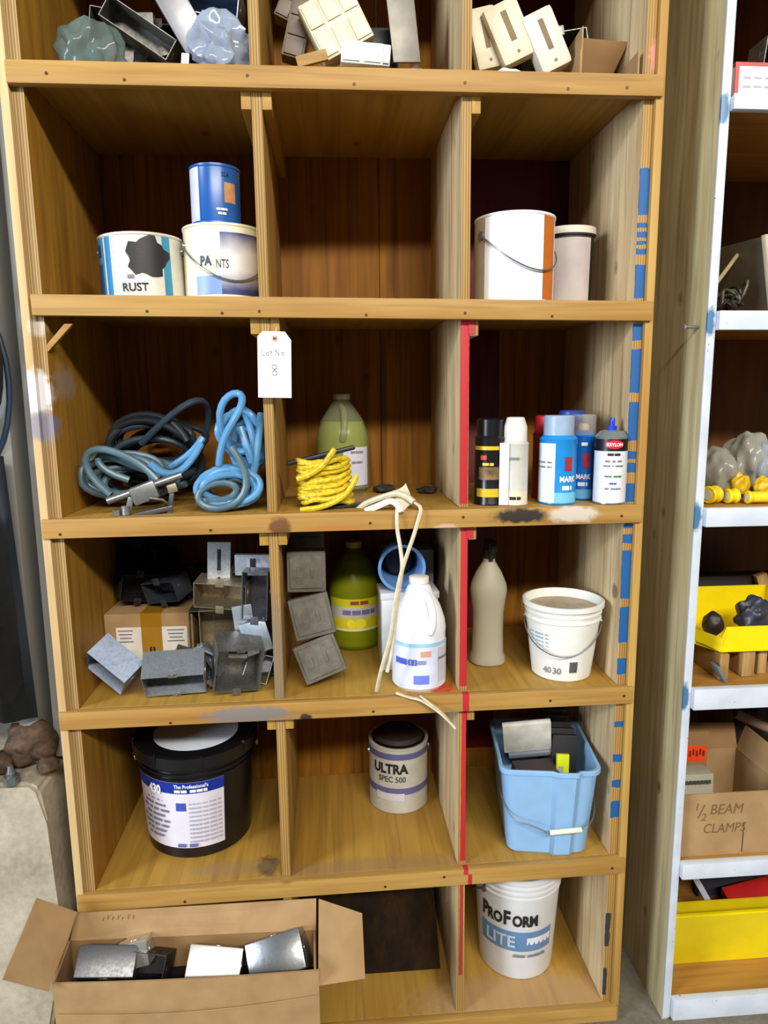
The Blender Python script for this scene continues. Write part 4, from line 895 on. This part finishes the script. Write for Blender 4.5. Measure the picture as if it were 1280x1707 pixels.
# ---- paper lot tag
p = at(457, 556, y=-.004); t = thing('paper_tag', 'white paper lot tag hanging from the second shelf edge over the left divider', 'tag', (p.x, -.003, p.z+.004), (0, 1.2, 0))
w_, h_ = .0325, .127
m = MB(); m.slab([(-w_,0,-h_),(w_,0,-h_),(w_,0,-.016),(w_-.012,0,0),(-w_+.010,0,0),(-w_,0,-.010)], .0006); tg = obj('tag_card', m, mat('tag_white', (244,244,248), .5, var=.01), t)
m = MB(); m.lathe([(.0028,-.0003),(.006,-.0003),(.006,.0003),(.0028,.0003),(.0028,-.0003)], 20, M=Matrix.Translation((.001,-.0012,-.013)) @ Matrix.Rotation(PI/2, 4, 'X')); obj('eyelet', m, mat('kraft_eyelet', (196,150,120), .6), tg)
m = MB(); m.cyl((.001,-.0012,-.013), .0028, .0006, 'y', 12); obj('eyelet_hole', m, ink, tg)
pen = mat('pencil_grey', (110,110,124), .7)
def stroke(m, pts, r=.0005): m.tube([(x, -.0016, z) for x, z in pts], r, 6, smooth=1)
m = MB(); z0 = -.046
stroke(m, [(-.024,z0+.012),(-.0245,z0),(-.018,z0)]); stroke(m, [(-.014,z0+.006),(-.017,z0+.003),(-.015,z0),(-.011,z0+.001),(-.011,z0+.005),(-.014,z0+.006)]); stroke(m, [(-.007,z0+.012),(-.007,z0+.001),(-.004,z0)]); stroke(m, [(-.010,z0+.007),(-.003,z0+.007)])
stroke(m, [(.002,z0),(.002,z0+.012)]); stroke(m, [(.002,z0+.012),(.009,z0)]); stroke(m, [(.009,z0),(.009,z0+.013)]); stroke(m, [(.016,z0+.007),(.013,z0+.004),(.015,z0+.001),(.019,z0+.002),(.019,z0+.006),(.016,z0+.007)])
z0 = -.085; stroke(m, [(0,z0+.012),(-.006,z0+.017),(0,z0+.023),(.006,z0+.017),(0,z0+.012),(-.006,z0+.005),(0,z0),(.006,z0+.005),(0,z0+.012)], .0006)
obj('handwriting', m, pen, tg)
m = MB(); m.tube([(.001,-.0015,-.013),(.003,-.002,0),(.004,.0005,.006),(.004,.0035,.008)], .0005, 6); obj('tag_string', m, white, t)
# ------------------------------------------------------------------ top row
g = 'loose things on the top visible shelf'
z1 = 2.1560
def T(u, y): return xat(u, y, 2.2)
bag = sheer('clear_bag', (150,170,165), .45, .12, .5)
crumple('plastic_bag', 'clear greenish plastic bag slumped at the left end of the top visible shelf', 'bag', (T(150,.10),.10,z1), (.062,.045,.055), bag, 5, .3, 2.4)
crumple('fittings_bundle', 'small green bundle inside the clear bag at the left end', 'fittings', (T(145,.10),.10,z1), (.04,.025,.03), mat('green_inside', (70,92,70), .6), 7)
ebox('long narrow box lying diagonally above the greenish bag', P4(236,58,.14), (.115,.045,.034), (0,32,0), zincd, ears=False)
ebox('upright narrow box with a round hole in the left bay of the top row', P4(243,30,.20), (.036,.04,.13), (0,-2,0), zincd, rest=z1, ears=False, closed=True)
ebox('wide box behind the upright narrow box in the top left bay', P4(190,20,.24), (.075,.07,.13), (0,8,0), zincd, rest=z1)
plate('long grey cover leaning diagonally in the middle of the top left bay', P4(302,28,.10), (.044,.016,.105), (0,-30,0), metal('smooth_steel', (160,160,164), .35, (120,120,124), False), slot=False)
ebox('pale blue grey box on its side at the right of the top left bay', P4(352,15,.16), (.095,.07,.05), (0,8,0), metal('pale_steel', (160,178,205), .35, (100,112,132)))
ebox('box standing behind the crumpled bright bag in the top left bay', P4(345,60,.28), (.09,.07,.09), (0,0,8), zincd, rest=z1)
ebox('dull box low in the middle of the top left bay', P4(285,85,.19), (.06,.05,.055), (0,-15,0), zincd, rest=z1)
ebox('box at the far back left of the top left bay', P4(270,20,.34), (.12,.08,.15), (0,0,0), dk, rest=z1)
crumple('plastic_bag', 'crumpled bright clear bag by the divider in the top left bay', 'bag', (T(368,.085),.085,z1), (.055,.040,.058), sheer('bright_bag', (190,205,226), .6, .1, .5), 11, .45, 2.6)
inb('white_slip', 'tiny white slip standing at the shelf edge in the top left bay', 'slip', (T(307,.022),.022,z1+.013), (.014,.002,.026), (-8,4,0), white)
inb('black_backdrop_case', 'black case behind the beige device in the top middle bay', 'case', P4(632,35,.24), (.075,.10,.16), (0,0,0), black)
bpy.data.objects['black_backdrop_case'].location.z = z1+.081; bpy.data.objects['black_backdrop_case'].name = 'black_case'
beige = mat('beige_plastic', (212,202,172), .45, var=.08, vs=30)
def dev(label, c, d, rot, mt=beige, cells=(3,2), name='switch_block', cat='switch'):
    d = tuple(k*1.28 for k in d); t = thing(name, label, cat, c, rot); m = MB(); m.box((0,0,0), d, bev=.003); obj('block_body', m, mt, t)
    for i in range(cells[0]):
        for j in range(cells[1]):
            m = MB(); cw, chh = d[0]/cells[0], d[2]/cells[1]; m.box((-d[0]/2+cw*(i+.5), -d[1]/2-.001, -d[2]/2+chh*(j+.5)), (cw*.8, .004, chh*.8), bev=.001); obj('key', m, mt, t)
    return t
dev('large beige key block propped at an angle in the top middle bay', P4(560,45,.09), (.085,.035,.085), (0,-28,0))
dev('beige terminal strip lying at the shelf edge under the large key block', P4(603,96,.035), (.062,.03,.030), (0,3,0), mat('pale_terminal', (222,222,214), .4), (2,1), 'terminal_strip', 'terminal strip')
dev('small clear terminal at the right end of the beige terminal strip', P4(640,97,.04), (.018,.02,.030), (0,5,0), mat('clear_terminal', (200,206,210), .3), (1,1), 'terminal_strip', 'terminal strip')
dev('grey brown connector leaning at the left of the top middle bay', P4(497,55,.13), (.035,.03,.085), (0,14,0), mat('taupe_plastic', (112,98,84), .5), (1,3), 'connector', 'connector')
dev('grey brown connector lying above the leaning one at the left of the top middle bay', P4(487,28,.18), (.05,.03,.03), (0,25,0), mat('taupe_plastic', (112,98,84), .5), (2,1), 'connector', 'connector')
dev('taupe connector at the top behind the large key block', P4(528,8,.2), (.06,.05,.05), (0,-10,0), mat('taupe_plastic', (112,98,84), .5), (2,1), 'connector', 'connector')
plate('tall grey plate leaning at the right of the top middle bay', P4(672,48,.12), (.046,.006,.098), (0,-7,12), metal('plate_grey', (150,146,140), .45, (112,108,100), False), slot=False)
inb('thin_ply_offcut', 'thin wood offcut standing low at the left of the top middle bay', 'offcut', P4(520,98,.05), (.06,.01,.020), (0,-15,0), wood('offcut', (190,150,90), (150,110,60), 'x', 1, .6))
for k, (u, v, y, r) in enumerate([(480,92,.10,.020), (690,98,.06,.018), (712,100,.10,.014)]):
    crumple('metal_scrap', ['dark scrap at the left front of the top middle bay', 'dark scrap beside the tall grey plate', 'small scrap nearest the right divider in the top middle bay'][k], 'scrap', (xat(u,y,2.17), y, z1), (r, r, r*.8), zincd, 20+k)
sw = 'beige switches in the top right bay'
def swp(label, u, v, y, d, rot, mt=beige):
    t = plate(label, P4(u, v, y), d, rot, mt, name='switch_box', cat='switch', slotm=mat('slot_brown', (120,96,60), .6)); return t
swp('beige switch box half hidden behind the divider at the left of the top right bay', 808, 68, .09, (.045,.03,.09), (0,-14,0))
swp('middle beige switch box with a slotted face in the top right bay', 847, 58, .075, (.058,.035,.088), (0,-26,0))
swp('right beige switch box with a slotted face next to the cardboard box', 908, 72, .07, (.052,.035,.090), (0,-26,0), mat('pale_beige', (206,200,184), .45))
ebox('grey box behind the slotted beige switches', P4(930,40,.2), (.09,.08,.10), (0,-10,0), zincd, rest=z1)
ebox('dark box at the back of the top right bay', P4(850,30,.32), (.14,.09,.13), (0,0,0), dk, rest=z1)
crumple('white_lump', 'white crumpled packing at the shelf edge below the beige switches', 'packing', (xat(842,.06,2.17),.055,z1), (.028,.02,.014), white, 31, .3)
t = thing('chain', 'short loose chain draped between the two slotted beige switches', 'chain', P4(885,28,.08)); m = MB(); pz = Vector(t.location)
for k in range(8):
    c = at(872+k*4, 38-k*3, y=.075)-pz; old = m.mark(); m.tube([(.004*math.cos(q*PI/5), 0, .0025*math.sin(q*PI/5)) for q in range(10)], .0008, 6, True); m.xf(old, Matrix.Translation(c) @ E3((90*(k % 2), -35, 0)))
obj('chain_links', m, wire, t)
c0 = at(960, 116, y=.04); c1 = at(1062, 116, y=.04)
t = thing('open_carton', 'small open cardboard carton with upright flaps at the right of the top row', 'carton', ((c0.x+c1.x)/2, .080, z1), (0, 0, 0)); hw = (c1.x-c0.x)/2-.004; ch = .055
m = MB(); m.box((0,-.055,.006), (2*hw,.003,.012)); m.box((0,.055,ch/2), (2*hw,.003,ch)); m.box((-hw,0,ch/2), (.003,.11,ch)); m.box((hw,0,ch/2), (.003,.11,ch)); m.box((0,0,.0017), (2*hw,.11,.003)); obj('carton_body', m, card, t)
m = MB(); m.slab([(-hw,-.053,ch*.3),(-hw,.053,ch),(-hw+.010,.053,ch+.05),(-hw+.004,-.045,ch+.045)], .003); obj('flap', m, card, t)
m = MB(); m.slab([(-hw+.006,.052,ch-.01),(hw-.016,.052,ch-.01),(hw+.012,.030,ch+.055),(-hw+.030,.030,ch+.06)], .003); obj('flap', m, cardd, t)
# ------------------------------------------------------------------ big open cardboard box on the floor
RZB = .400; yb, yf = -.030, -.146
def Q(u, v, y=None, z=None): return at(u, v, y=y, z=z)
A0, A1, A2, A3 = Q(118,1568,z=RZB), Q(527,1550,z=RZB), Q(528,1618,z=RZB), Q(90,1640,z=RZB)
oz = Vector(((A0.x+A1.x)/2, -.09, FLOOR))
t = thing('open_cardboard_box', 'large open cardboard box of shiny metal boxes at the bottom left', 'box', oz)
def loc(p): return Vector(p)-oz
def wall(name, a, b, th, zt_=None, mt=card, bend=0):
    m = MB(); z0_ = FLOOR+.001; n_ = 10; a, b = Vector(a), Vector(b); d = (b-a); nn = Vector((-d.y, d.x, 0)).normalized()*th
    top, bot, top2, bot2 = [], [], [], []
    for k in range(n_+1):
        q = a+d*k/n_; bo = Vector((0, bend*math.sin(PI*k/n_), 0)); 
        for L, p in ((top, q+bo), (bot, Vector((q.x, q.y, z0_))+bo*.3), (top2, q+bo+nn), (bot2, Vector((q.x, q.y, z0_))+bo*.3+nn)): L.append(m.b.verts.new(p-oz))
    for k in range(n_):
        for f in ((bot[k],bot[k+1],top[k+1],top[k]), (top2[k],top2[k+1],bot2[k+1],bot2[k]), (top[k],top[k+1],top2[k+1],top2[k]), (bot2[k],bot2[k+1],bot[k+1],bot[k])): m.b.faces.new(f)
    m.b.faces.new((bot[0],top[0],top2[0],bot2[0])); m.b.faces.new((bot[-1],bot2[-1],top2[-1],top[-1]))
    return obj(name, m, mt, t)
wall('front_panel', A3+Vector((-.004,0,0)), A2+Vector((.004,0,0)), .004, bend=-.006)
wall('back_panel', A0, A1, .004, mt=cardd); wall('side_panel', A3+Vector((0,.005,0)), A0+Vector((0,-.001,0)), .004); wall('side_panel', A2+Vector((-.002,.005,0)), A1+Vector((-.002,-.001,0)), .004)
m = MB(); m.box(loc(((A0.x+A1.x)/2, (A0.y+A2.y)/2, .20)), (A1.x-A0.x-.006, .10, .004)); obj('inner_floor', m, cardd, t)
m = MB(); m.slab([loc(p) for p in (A0+Vector((.0,0,.001)), A1+Vector((0,0,.001)), Q(527,1497,y=-.012), Q(128,1521,y=-.012))], .004); fl = obj('flap', m, card, t)
m = MB()
for k, (u, v) in enumerate([(172,1533),(180,1530),(188,1531),(197,1530),(204,1532),(214,1529),(222,1529)]):
    p = loc(Q(u, v, y=-.0215)); m.tube([p+Vector((-.001,0,-.004)), p+Vector((.001,0,.0045*(1+.5*(k % 2))))], .0006, 6)
obj('handwriting', m, mat('pencil', (90,66,46), .8), fl)
m = MB(); m.slab([loc(p) for p in (Q(128,1521,y=-.028), Q(60,1497,y=-.05), Q(3,1633,y=-.15), Q(80,1653,y=-.16), A3+Vector((-.006,0,.002)), A0+Vector((-.006,0,.002)))], .004); obj('flap', m, card, t)
m = MB(); m.slab([loc(p) for p in (Q(530,1644,y=-.15), Q(608,1632,y=-.13), Q(603,1523,y=-.04), Q(531,1499,y=-.022))], .004); obj('flap', m, card, t)
m = MB(); a, b = Q(92,1692,y=-.158), Q(528,1660,y=-.160)
m.tube([loc(a+(b-a)*k/12+Vector((0,-.004*math.sin(PI*k/12),-.012*math.sin(PI*k/12)))) for k in range(13)], .0012, 6); obj('crease', m, card, t)
# metal boxes in the big cardboard box
g = 'metal boxes in the big open cardboard box'
def B6(u, v, y=-.075): p = at(u, v, y=y); return (p.x, p.y, p.z)
dks = metal('grey_steel', (120,120,122), .35, (70,70,72)); sh_ = metal('mirror_steel', (232,230,220), .18, (180,178,170))
ebox('dark grey box with a bright lower edge at the left inside the open cardboard box', B6(180,1605), (.092,.052,.046), (-48,8,4), dks, group=g, ears=False, closed=True)
ebox('mirror bright box behind the dark grey one inside the open cardboard box', B6(228,1585,-.055), (.050,.04,.040), (-20,-12,0), sh_, group=g, ears=False, closed=True)
ebox('dark box second from the left inside the open cardboard box', B6(252,1612), (.060,.05,.05), (-30,4,-10), metal('charcoal_steel', (70,68,68), .4, (44,42,42)), group=g, ears=False)
ebox('pale matt box tilted in the middle of the open cardboard box', B6(358,1606), (.088,.05,.050), (-42,10,0), metal('matt_tin', (206,204,196), .35, (160,158,150)), group=g, ears=False, closed=True)
ebox('shiny reflective box at the right inside the open cardboard box', B6(465,1592), (.095,.052,.060), (-40,-17,0), metal('shiny_tin', (170,172,172), .2, (90,92,94)), group=g, ears=False, closed=True)
ebox('small dark box between the pale and the shiny one in the open cardboard box', B6(408,1612,-.06), (.04,.05,.04), (-10,0,0), dk, group=g, ears=False)
ebox('dark box at the bottom of the open cardboard box under the others', (.25,-.085,.26), (.30,.065,.10), (0,0,0), dk, rest=.204, group=g, ears=False)
# ------------------------------------------------------------------ right unit contents
def RS(i): return RZ[i]+.0012
def rxat(u, y, z): return xat(u, y, z)
p = at(1223, 158, y=.01); zb = RS(1)
t = thing('red_edged_box', 'white box with a red top band on the upper shelf of the right unit', 'box', (p.x+.11, .085, zb)); m = MB(); m.box((0,0,.034), (.22,.15,.068), bev=.002); obj('box_body', m, mat('box_white', (228,226,228), .4), t)
redb = mat('box_red', (206,44,44), .4)
m = MB(); m.box((0,0,.0655), (.2215,.1515,.0065)); m.box((-.1065,-.0755,.040), (.008,.0012,.052)); obj('red_band', m, redb, t)
for k in range(2):
    m = MB()
    for j in range(5): m.box((-.085+j*.022,-.0757,.042-.016*k), (.016,.0008,.004))
    obj('printed_line', m, mat('faint_print', (176,176,186), .6), t)
ebox('small metal box on top of the red edged box at the frame edge', (at(1277,92,y=.08).x+.01,.09,0), (.04,.05,.045), (0,6,0), zincd, rest=zb+.0705)
zb = RS(2); p = at(1262, 515, y=.05)
t = thing('tilted_enclosure', 'grey metal enclosure leaning on the second shelf of the right unit', 'enclosure', (p.x+.085, .16, zb+.001), (0,-13,14)); m = MB(); m.box((0.012,0,.105), (.13,.16,.165), bev=.002); 
for o_ in (): pass
obj('enclosure_body', m, metal('olive_grey', (140,134,120), .5, (108,102,88), False), t)
m = MB(); m.box((-.055,-.078,.105), (.008,.012,.170), bev=.002); obj('enclosure_edge', m, mat('beige_edge', (196,186,160), .5), t)
m = MB(); m.box((.02,-.0825,.10), (.10,.003,.15), bev=.001); obj('enclosure_lid', m, metal('lid_grey', (170,170,176), .4, (140,140,146), False), t)
lo = min((E3((0,-13,14)) @ Vector((a, b_, c))).z for a in (-.053,.077) for b_ in (-.08,.08) for c in (.0225,.1875)); t.location.z = zb-lo+.0005
t = thing('wire_tangle', 'tangle of dark wires on the second shelf of the right unit', 'wires', (at(1215,490,y=.09).x,.09,zb)); r_ = random.Random(9)
for k in range(6):
    P = [Vector((r_.uniform(-.028,.035), r_.uniform(-.035,.06), .006+abs(r_.gauss(0,.026)))) for _ in range(9)]; m = MB(); m.tube(P, .0032, 8, smooth=2); obj('wire_strand', m, mat('dark_wire', (36,36,34), .5) if k % 2 else mat('olive_wire', (86,82,66), .5), t)
m = MB(); m.tube([at(1194,472,y=.10)-Vector(t.location), at(1230,424,y=.14)-Vector(t.location)], .0045, 8); tag(obj('thin_stick', m, mat('stick', (170,150,112), .6)), 'thin pale stick leaning over the dark wire tangle', 'stick').location = t.location
zb = RS(3)
def yl(label, u, v, y, d, r, axis='x', rot=0):
    p = at(u, v, y=y); t = thing('yellow_spool', label, 'spool', (p.x, y, zb+r+.002), (0,0,rot)); m = MB()
    m.lathe([(0,-d/2),(r,-d/2),(r+.002,-d/2+.002),(r+.002,-d/2+.006),(r,-d/2+.008),(r,d/2-.008),(r+.002,d/2-.006),(r+.002,d/2-.002),(r,d/2),(0,d/2)], 28, M=Matrix.Rotation(PI/2, 4, 'Y')); obj('spool_body', m, mat('spool_yellow', (236,206,30), .35), t)
    m = MB(); m.lathe([(r*.6,-d/2-.0004),(r*.6,-d/2-.0014),(0,-d/2-.0014)], 20, M=Matrix.Rotation(PI/2, 4, 'Y')); obj('spool_core', m, offw, t); return t
yl('leftmost yellow spool on the third shelf of the right unit', 1187, 818, .05, .030, .0175, rot=25)
yl('short yellow spool second from the left on the third shelf of the right unit', 1219, 822, .045, .026, .0145, rot=8)
yl('long pale yellow tube at the right on the third shelf of the right unit', 1266, 824, .035, .060, .0125, rot=0)
pb = sheer('grey_bag', (196,196,184), .62, .2, .5)
crumple('grey_plastic_bag', 'grey translucent plastic bag leaning on the white shelf edge in the right unit', 'bag', (rxat(1192,.13,zb+.05),.13,zb), (.032,.05,.058), pb, 41, .35)
crumple('grey_plastic_bag', 'largest grey translucent plastic bag above the yellow spools', 'bag', (rxat(1240,.17,zb+.05),.17,zb), (.045,.05,.075), sheer('grey_bag_light', (206,206,194), .66, .2, .5), 47, .4)
crumple('grey_plastic_bag', 'bluish plastic bag at the frame edge of the third shelf in the right unit', 'bag', (rxat(1276,.14,zb+.05),.14,zb), (.03,.045,.06), sheer('bluish_bag', (196,204,216), .75, .15, .5), 53, .4)
crumple('yellow_pouch', 'crumpled yellow pouch in front of the grey plastic bags', 'pouch', (rxat(1228,.105,zb+.04),.10,zb), (.024,.018,.032), mat('pouch_yellow', (216,176,26), .4), 61, .4)
crumple('yellow_pouch', 'yellow pouch at the frame edge behind the long yellow tube', 'pouch', (rxat(1270,.09,zb+.04),.085,zb), (.022,.016,.026), mat('pouch_yellow', (216,176,26), .4), 66, .4)
inb('black_strip', 'thin black strip lying behind the yellow spools', 'strip', (rxat(1240,.07,zb+.02), .068, zb+.012), (.09,.006,.008), (0,10,0), black)
# yellow stacking bin on blocks
zb = RS(4)
bl_m = wood('block_wood', (196,160,112), (160,120,76), 'z', 1.2, .7, (), 0)
BT = zb+.062
for k, (u, w2) in enumerate([(1195,.022),(1240,.03),(1268,.022)]):
    x = rxat(u,.06,zb+.03); inb('wood_block', ['first wood block under the yellow bin, nearest the white edge', 'second wood block under the yellow bin', 'wood block under the yellow bin at the frame edge'][k], 'block', (x,.09+.012*k,zb+.0305), (w2,.12,.061), (0,0,0), bl_m)['group'] = 'wood blocks under the yellow bin'
yb_ = mat('bin_yellow', (236,212,8), .35, var=.04)
q0 = at(1202, 1086, y=.035); bx = q0.x; 
t = thing('stacking_bin', 'yellow hopper front storage bin standing on wood blocks in the right unit', 'storage bin', (bx+.09, .12, BT+.0005))
m = MB(); X0, X1 = -.09, .14; yF, yB = -.085, .12; hf, hb = .062, .098; ch_ = .030
V = lambda *p: Vector(p)
m.slab([V(X0,yF,0.003),V(X1,yF,0.003),V(X1,yF,hf),V(X0+.010,yF,hf)], .003)                               # front lip
m.slab([V(X0-ch_,yF+.055,0.012),V(X0,yF,0.003),V(X0+.010,yF,hf),V(X0+.004,yF+.004,hf*.55),V(X0-ch_-.006,yF+.06,.040)], .003)
m.slab([V(X0-ch_,yF+.055,0.003),V(X0-ch_-.006,yF+.055,.045),V(X0-ch_-.008,yF+.12,hb),V(X0-ch_-.008,yB,hb),V(X0-ch_,yB,.003)], .003)
m.slab([V(X0-ch_-.008,yB,.003),V(X1,yB,.003),V(X1,yB,hb),V(X0-ch_-.008,yB,hb)], .003)
m.slab([V(X1,yF,.003),V(X1,yB,.003),V(X1,yB,hb),V(X1,yF+.06,hb),V(X1,yF,hf)], .003)
m.slab([V(X0,yF,.001),V(X1,yF,.001),V(X1,yB,.001),V(X0-ch_-.006,yB,.001),V(X0-ch_,yF+.055,.001)], .002)
obj('bin_body', m, yb_, t)
crumple('dark_fitting', 'dark round fitting in the left of the yellow hopper bin', 'fitting', (rxat(1188,.13,BT+.03),.13,BT+.008), (.024,.022,.030), mat('brown_black', (44,32,34), .5), 71, .15)
crumple('dark_fitting', 'dark pointed fitting heaped in the middle of the yellow hopper bin', 'fitting', (rxat(1252,.12,BT+.05),.12,BT+.006), (.038,.03,.045), mat('blue_black', (50,52,66), .45), 74, .5)
t = thing('steel_bar', 'dark steel bar at the back of the fourth shelf behind the yellow bin', 'bar', (rxat(1225,.32,zb+.1),.32,zb)); m = MB(); m.box((0,0,.085), (.24,.05,.17), bev=.003); obj('bar_body', m, mat('dark_brown_steel', (36,26,24), .6), t)
inb('orange_offcut', 'small orange brown offcut lying on the dark bar behind the yellow bin', 'offcut', (rxat(1200,.26,zb+.14), .26, zb+.133), (.05,.03,.008), (0,35,0), mat('orange_brown', (160,96,36), .6))
inb('pale_stick', 'pale wood stick behind the yellow bin at the frame edge', 'stick', (rxat(1272,.28,zb+.16), .28, zb+.145), (.03,.02,.07), (0,-20,0), bl_m)
inb('grey_flat_bar', 'grey flat bar leaning beside the first wood block', 'bar', (rxat(1188,.05,zb+.02), .026, zb+.020), (.006,.03,.046), (0,-30,0), mat('greyish', (96,110,120), .5))
# cardboard box with handwriting
zb = RS(5); q0 = at(1131, 1428, y=.012)
t = thing('lettered_cardboard_box', 'open cardboard box lettered for beam clamps on the fifth shelf of the right unit', 'box', (q0.x+.125, .012+.10, zb)); hw, hd, hh = .125, .10, .158
m = MB(); m.box((0,-hd,hh/2), (2*hw,.003,hh)); m.box((0,hd,hh/2), (2*hw,.003,hh)); m.box((-hw,0,hh/2), (.003,2*hd,hh)); m.box((hw,0,hh/2), (.003,2*hd,hh)); m.box((0,0,.002), (2*hw,2*hd,.003)); obj('box_body', m, card, t)
m = MB(); m.slab([V(-hw+.085,hd,hh),V(hw,hd,hh),V(hw,hd+.02,hh+.06),V(-hw+.095,hd+.02,hh+.065)], .003); obj('flap', m, cardd, t)
m = MB(); m.slab([V(hw,-hd,hh),V(hw,hd,hh),V(hw+.02,hd,hh+.06),V(hw+.02,-hd,hh+.06)], .003); obj('flap', m, card, t)
pm = mat('marker_faded', (112,84,54), .8)
def wr(s, size, x, z, sx=1): obj('handwriting', text_mb(s, size, .0005, 0, .15, M=Matrix.Translation((x, -hd-.0018, z)), sx=sx), pm, t)
wr('1', .026, -.090, .125); wr('2', .026, -.072, .098); wr('/', .048, -.081, .112); wr('BEAM', .036, -.018, .116, .9); wr('CLAMPS', .034, -.020, .068, .85)
m = MB(); m.box((.028,-hd-.0017,.042), (.0018,.0006,.075)); obj('slit', m, ink, t)
m = MB(); m.slab([V(-hw+.001,-.03,hh-.02),V(-hw+.10,-.03,hh-.02),V(-hw+.10,.0,hh+.012),V(-hw+.001,.0,hh+.012)], .002)
t2 = thing('printed_pack', 'grey printed pack lying in the lettered cardboard box', 'pack', (q0.x+.062, .09, zb+.004)); m = MB(); m.box((0,0,.083), (.09,.05,.165), (-4,0,0), .002); obj('pack_body', m, mat('pack_grey', (170,164,144), .5), t2)
m = MB()
for k in range(8): m.box((-.036+k*.0095,-.0285+.0,.152), (.006,.0012,.009), (-4,0,0))
obj('printed_line', m, mat('dark_print', (50,70,66), .6), t2)
t3 = thing('orange_sticker_box', 'slim carton with an orange printed sticker inside the lettered box', 'carton', (q0.x+.080, .19, zb+.004)); m = MB(); m.box((0,0,.11), (.145,.024,.22), bev=.002); obj('carton_body', m, cardd, t3)
m = MB(); sz_ = at(1159,1256,y=.177).z-zb-.004; sx_ = at(1161,1256,y=.177).x-(q0.x+.080); m.box((sx_,-.0128,sz_), (.052,.001,.042)); st = obj('sticker', m, mat('sticker_orange', (236,72,24), .5), t3)
m = MB(); 
for k in range(5): m.box((sx_-.018+k*.009,-.0136,sz_+.004*(k % 2)), (.005,.0005,.016))
obj('sticker_lettering', m, mat('dark_red', (110,24,16), .6), st)
crumple('dark_rag', 'dark crumpled rag behind the lettered cardboard box', 'rag', (rxat(1265,.3,zb+.1),.31,zb), (.085,.05,.15), mat('rag_dark', (44,34,30), .8), 81, .4)
m = MB(); zb5 = zb
t = thing('grey_pipe', 'pale brown pipe lying diagonally at the back right of the fifth shelf', 'pipe', (rxat(1262,.2,zb+.2),.20,zb+.218)); m.tube([(-.05,.02,.03),(.09,-.02,-.03)], .013, 16); obj('pipe_body', m, mat('pipe_tan', (130,104,84), .5), t)
# bottom yellow bin
zb = RS(6); q0 = at(1104, 1612, y=.092)
t = thing('yellow_bin', 'big yellow plastic bin on the bottom shelf of the right unit', 'bin', (RX+.022+.20, .092+.040, zb)); hw, hd, hh = .198, .040, .142
m = MB()
m.slab([V(-hw,-hd,0),V(hw,-hd,0),V(hw,-hd-.006,hh),V(-hw,-hd-.006,hh)], .004); m.slab([V(-hw,hd,0),V(-hw,hd,hh*.72),V(hw,hd,hh*.72),V(hw,hd,0)], .004); m.slab([V(-hw,-hd,0),V(-hw,-hd,hh),V(-hw,hd,hh*.72),V(-hw,hd,0)], .004); m.slab([V(hw,-hd,0),V(hw,hd,0),V(hw,hd,hh*.72),V(hw,-hd,hh)], .004); m.slab([V(-hw,-hd,.001),V(hw,-hd,.001),V(hw,hd,.001),V(-hw,hd,.001)], .004)
obj('bin_body', m, mat('bin_yellow_dusty', (226,200,16), .45, var=.08, vs=10), t)
m = MB(); m.box((0,-hd-.008,hh-.002), (2*hw,.010,.006), bev=.001); obj('bin_rim', m, yb_, t)
zr_ = zb+hh+.002
inb('charcoal_panel', 'dark charcoal panel standing behind the big yellow bin', 'panel', (at(1245,1470,y=.30).x+.03, .30, zb+.105), (.34,.02,.20), (10,0,0), mat('charcoal', (64,64,76), .5))
p_ = at(1250,1484,y=.235)
inb('red_plastic_piece', 'red plastic piece lying slanted behind the big yellow bin', 'plastic piece', (p_.x+.04, .235, p_.z), (.22,.05,.030), (20,-12,0), mat('piece_red', (176,28,26), .4))
p_ = at(1176,1482,y=.24)
inb('white_wood_strip', 'white wood strip leaning at the left behind the big yellow bin', 'strip', (p_.x, .24, p_.z-.02), (.016,.008,.14), (0,-30,0), mat('slat_white', (190,192,206), .5))
#--LIGHTS
# ------------------------------------------------------------------ light
def area(name, loc, target, sx, sy_, power, col):
    l = bpy.data.lights.new(name, 'AREA'); l.shape = 'RECTANGLE'; l.size = sx; l.size_y = sy_; l.energy = power; l.color = col
    o = bpy.data.objects.new(name, l); C.objects.link(o); o.location = loc
    o.rotation_euler = (Vector(target)-Vector(loc)).to_track_quat('-Z', 'Y').to_euler(); return o
area('ceiling_tube_row', (1.5, -4.6, 4.24), (.7, 0, 1.3), 4.4, .35, 430, (1, .95, .86))
area('daylight_door', (-4.4, -3.3, 2.5), (.8, 0, 1.3), 1.6, 2.6, 400, (.78, .88, 1))
w = bpy.data.worlds.new('world'); bpy.context.scene.world = w; w.use_nodes = True
bg = w.node_tree.nodes['Background']; bg.inputs[0].default_value = (.75, .82, 1, 1); bg.inputs[1].default_value = .09
sc_ = bpy.context.scene
sc_.view_settings.view_transform = 'Standard'; sc_.view_settings.look = 'None'; sc_.view_settings.gamma = 1; sc_.view_settings.exposure = 0
sc_.cycles.max_bounces = 8; sc_.cycles.transparent_max_bounces = 12; sc_.cycles.caustics_reflective = False; sc_.cycles.caustics_refractive = False
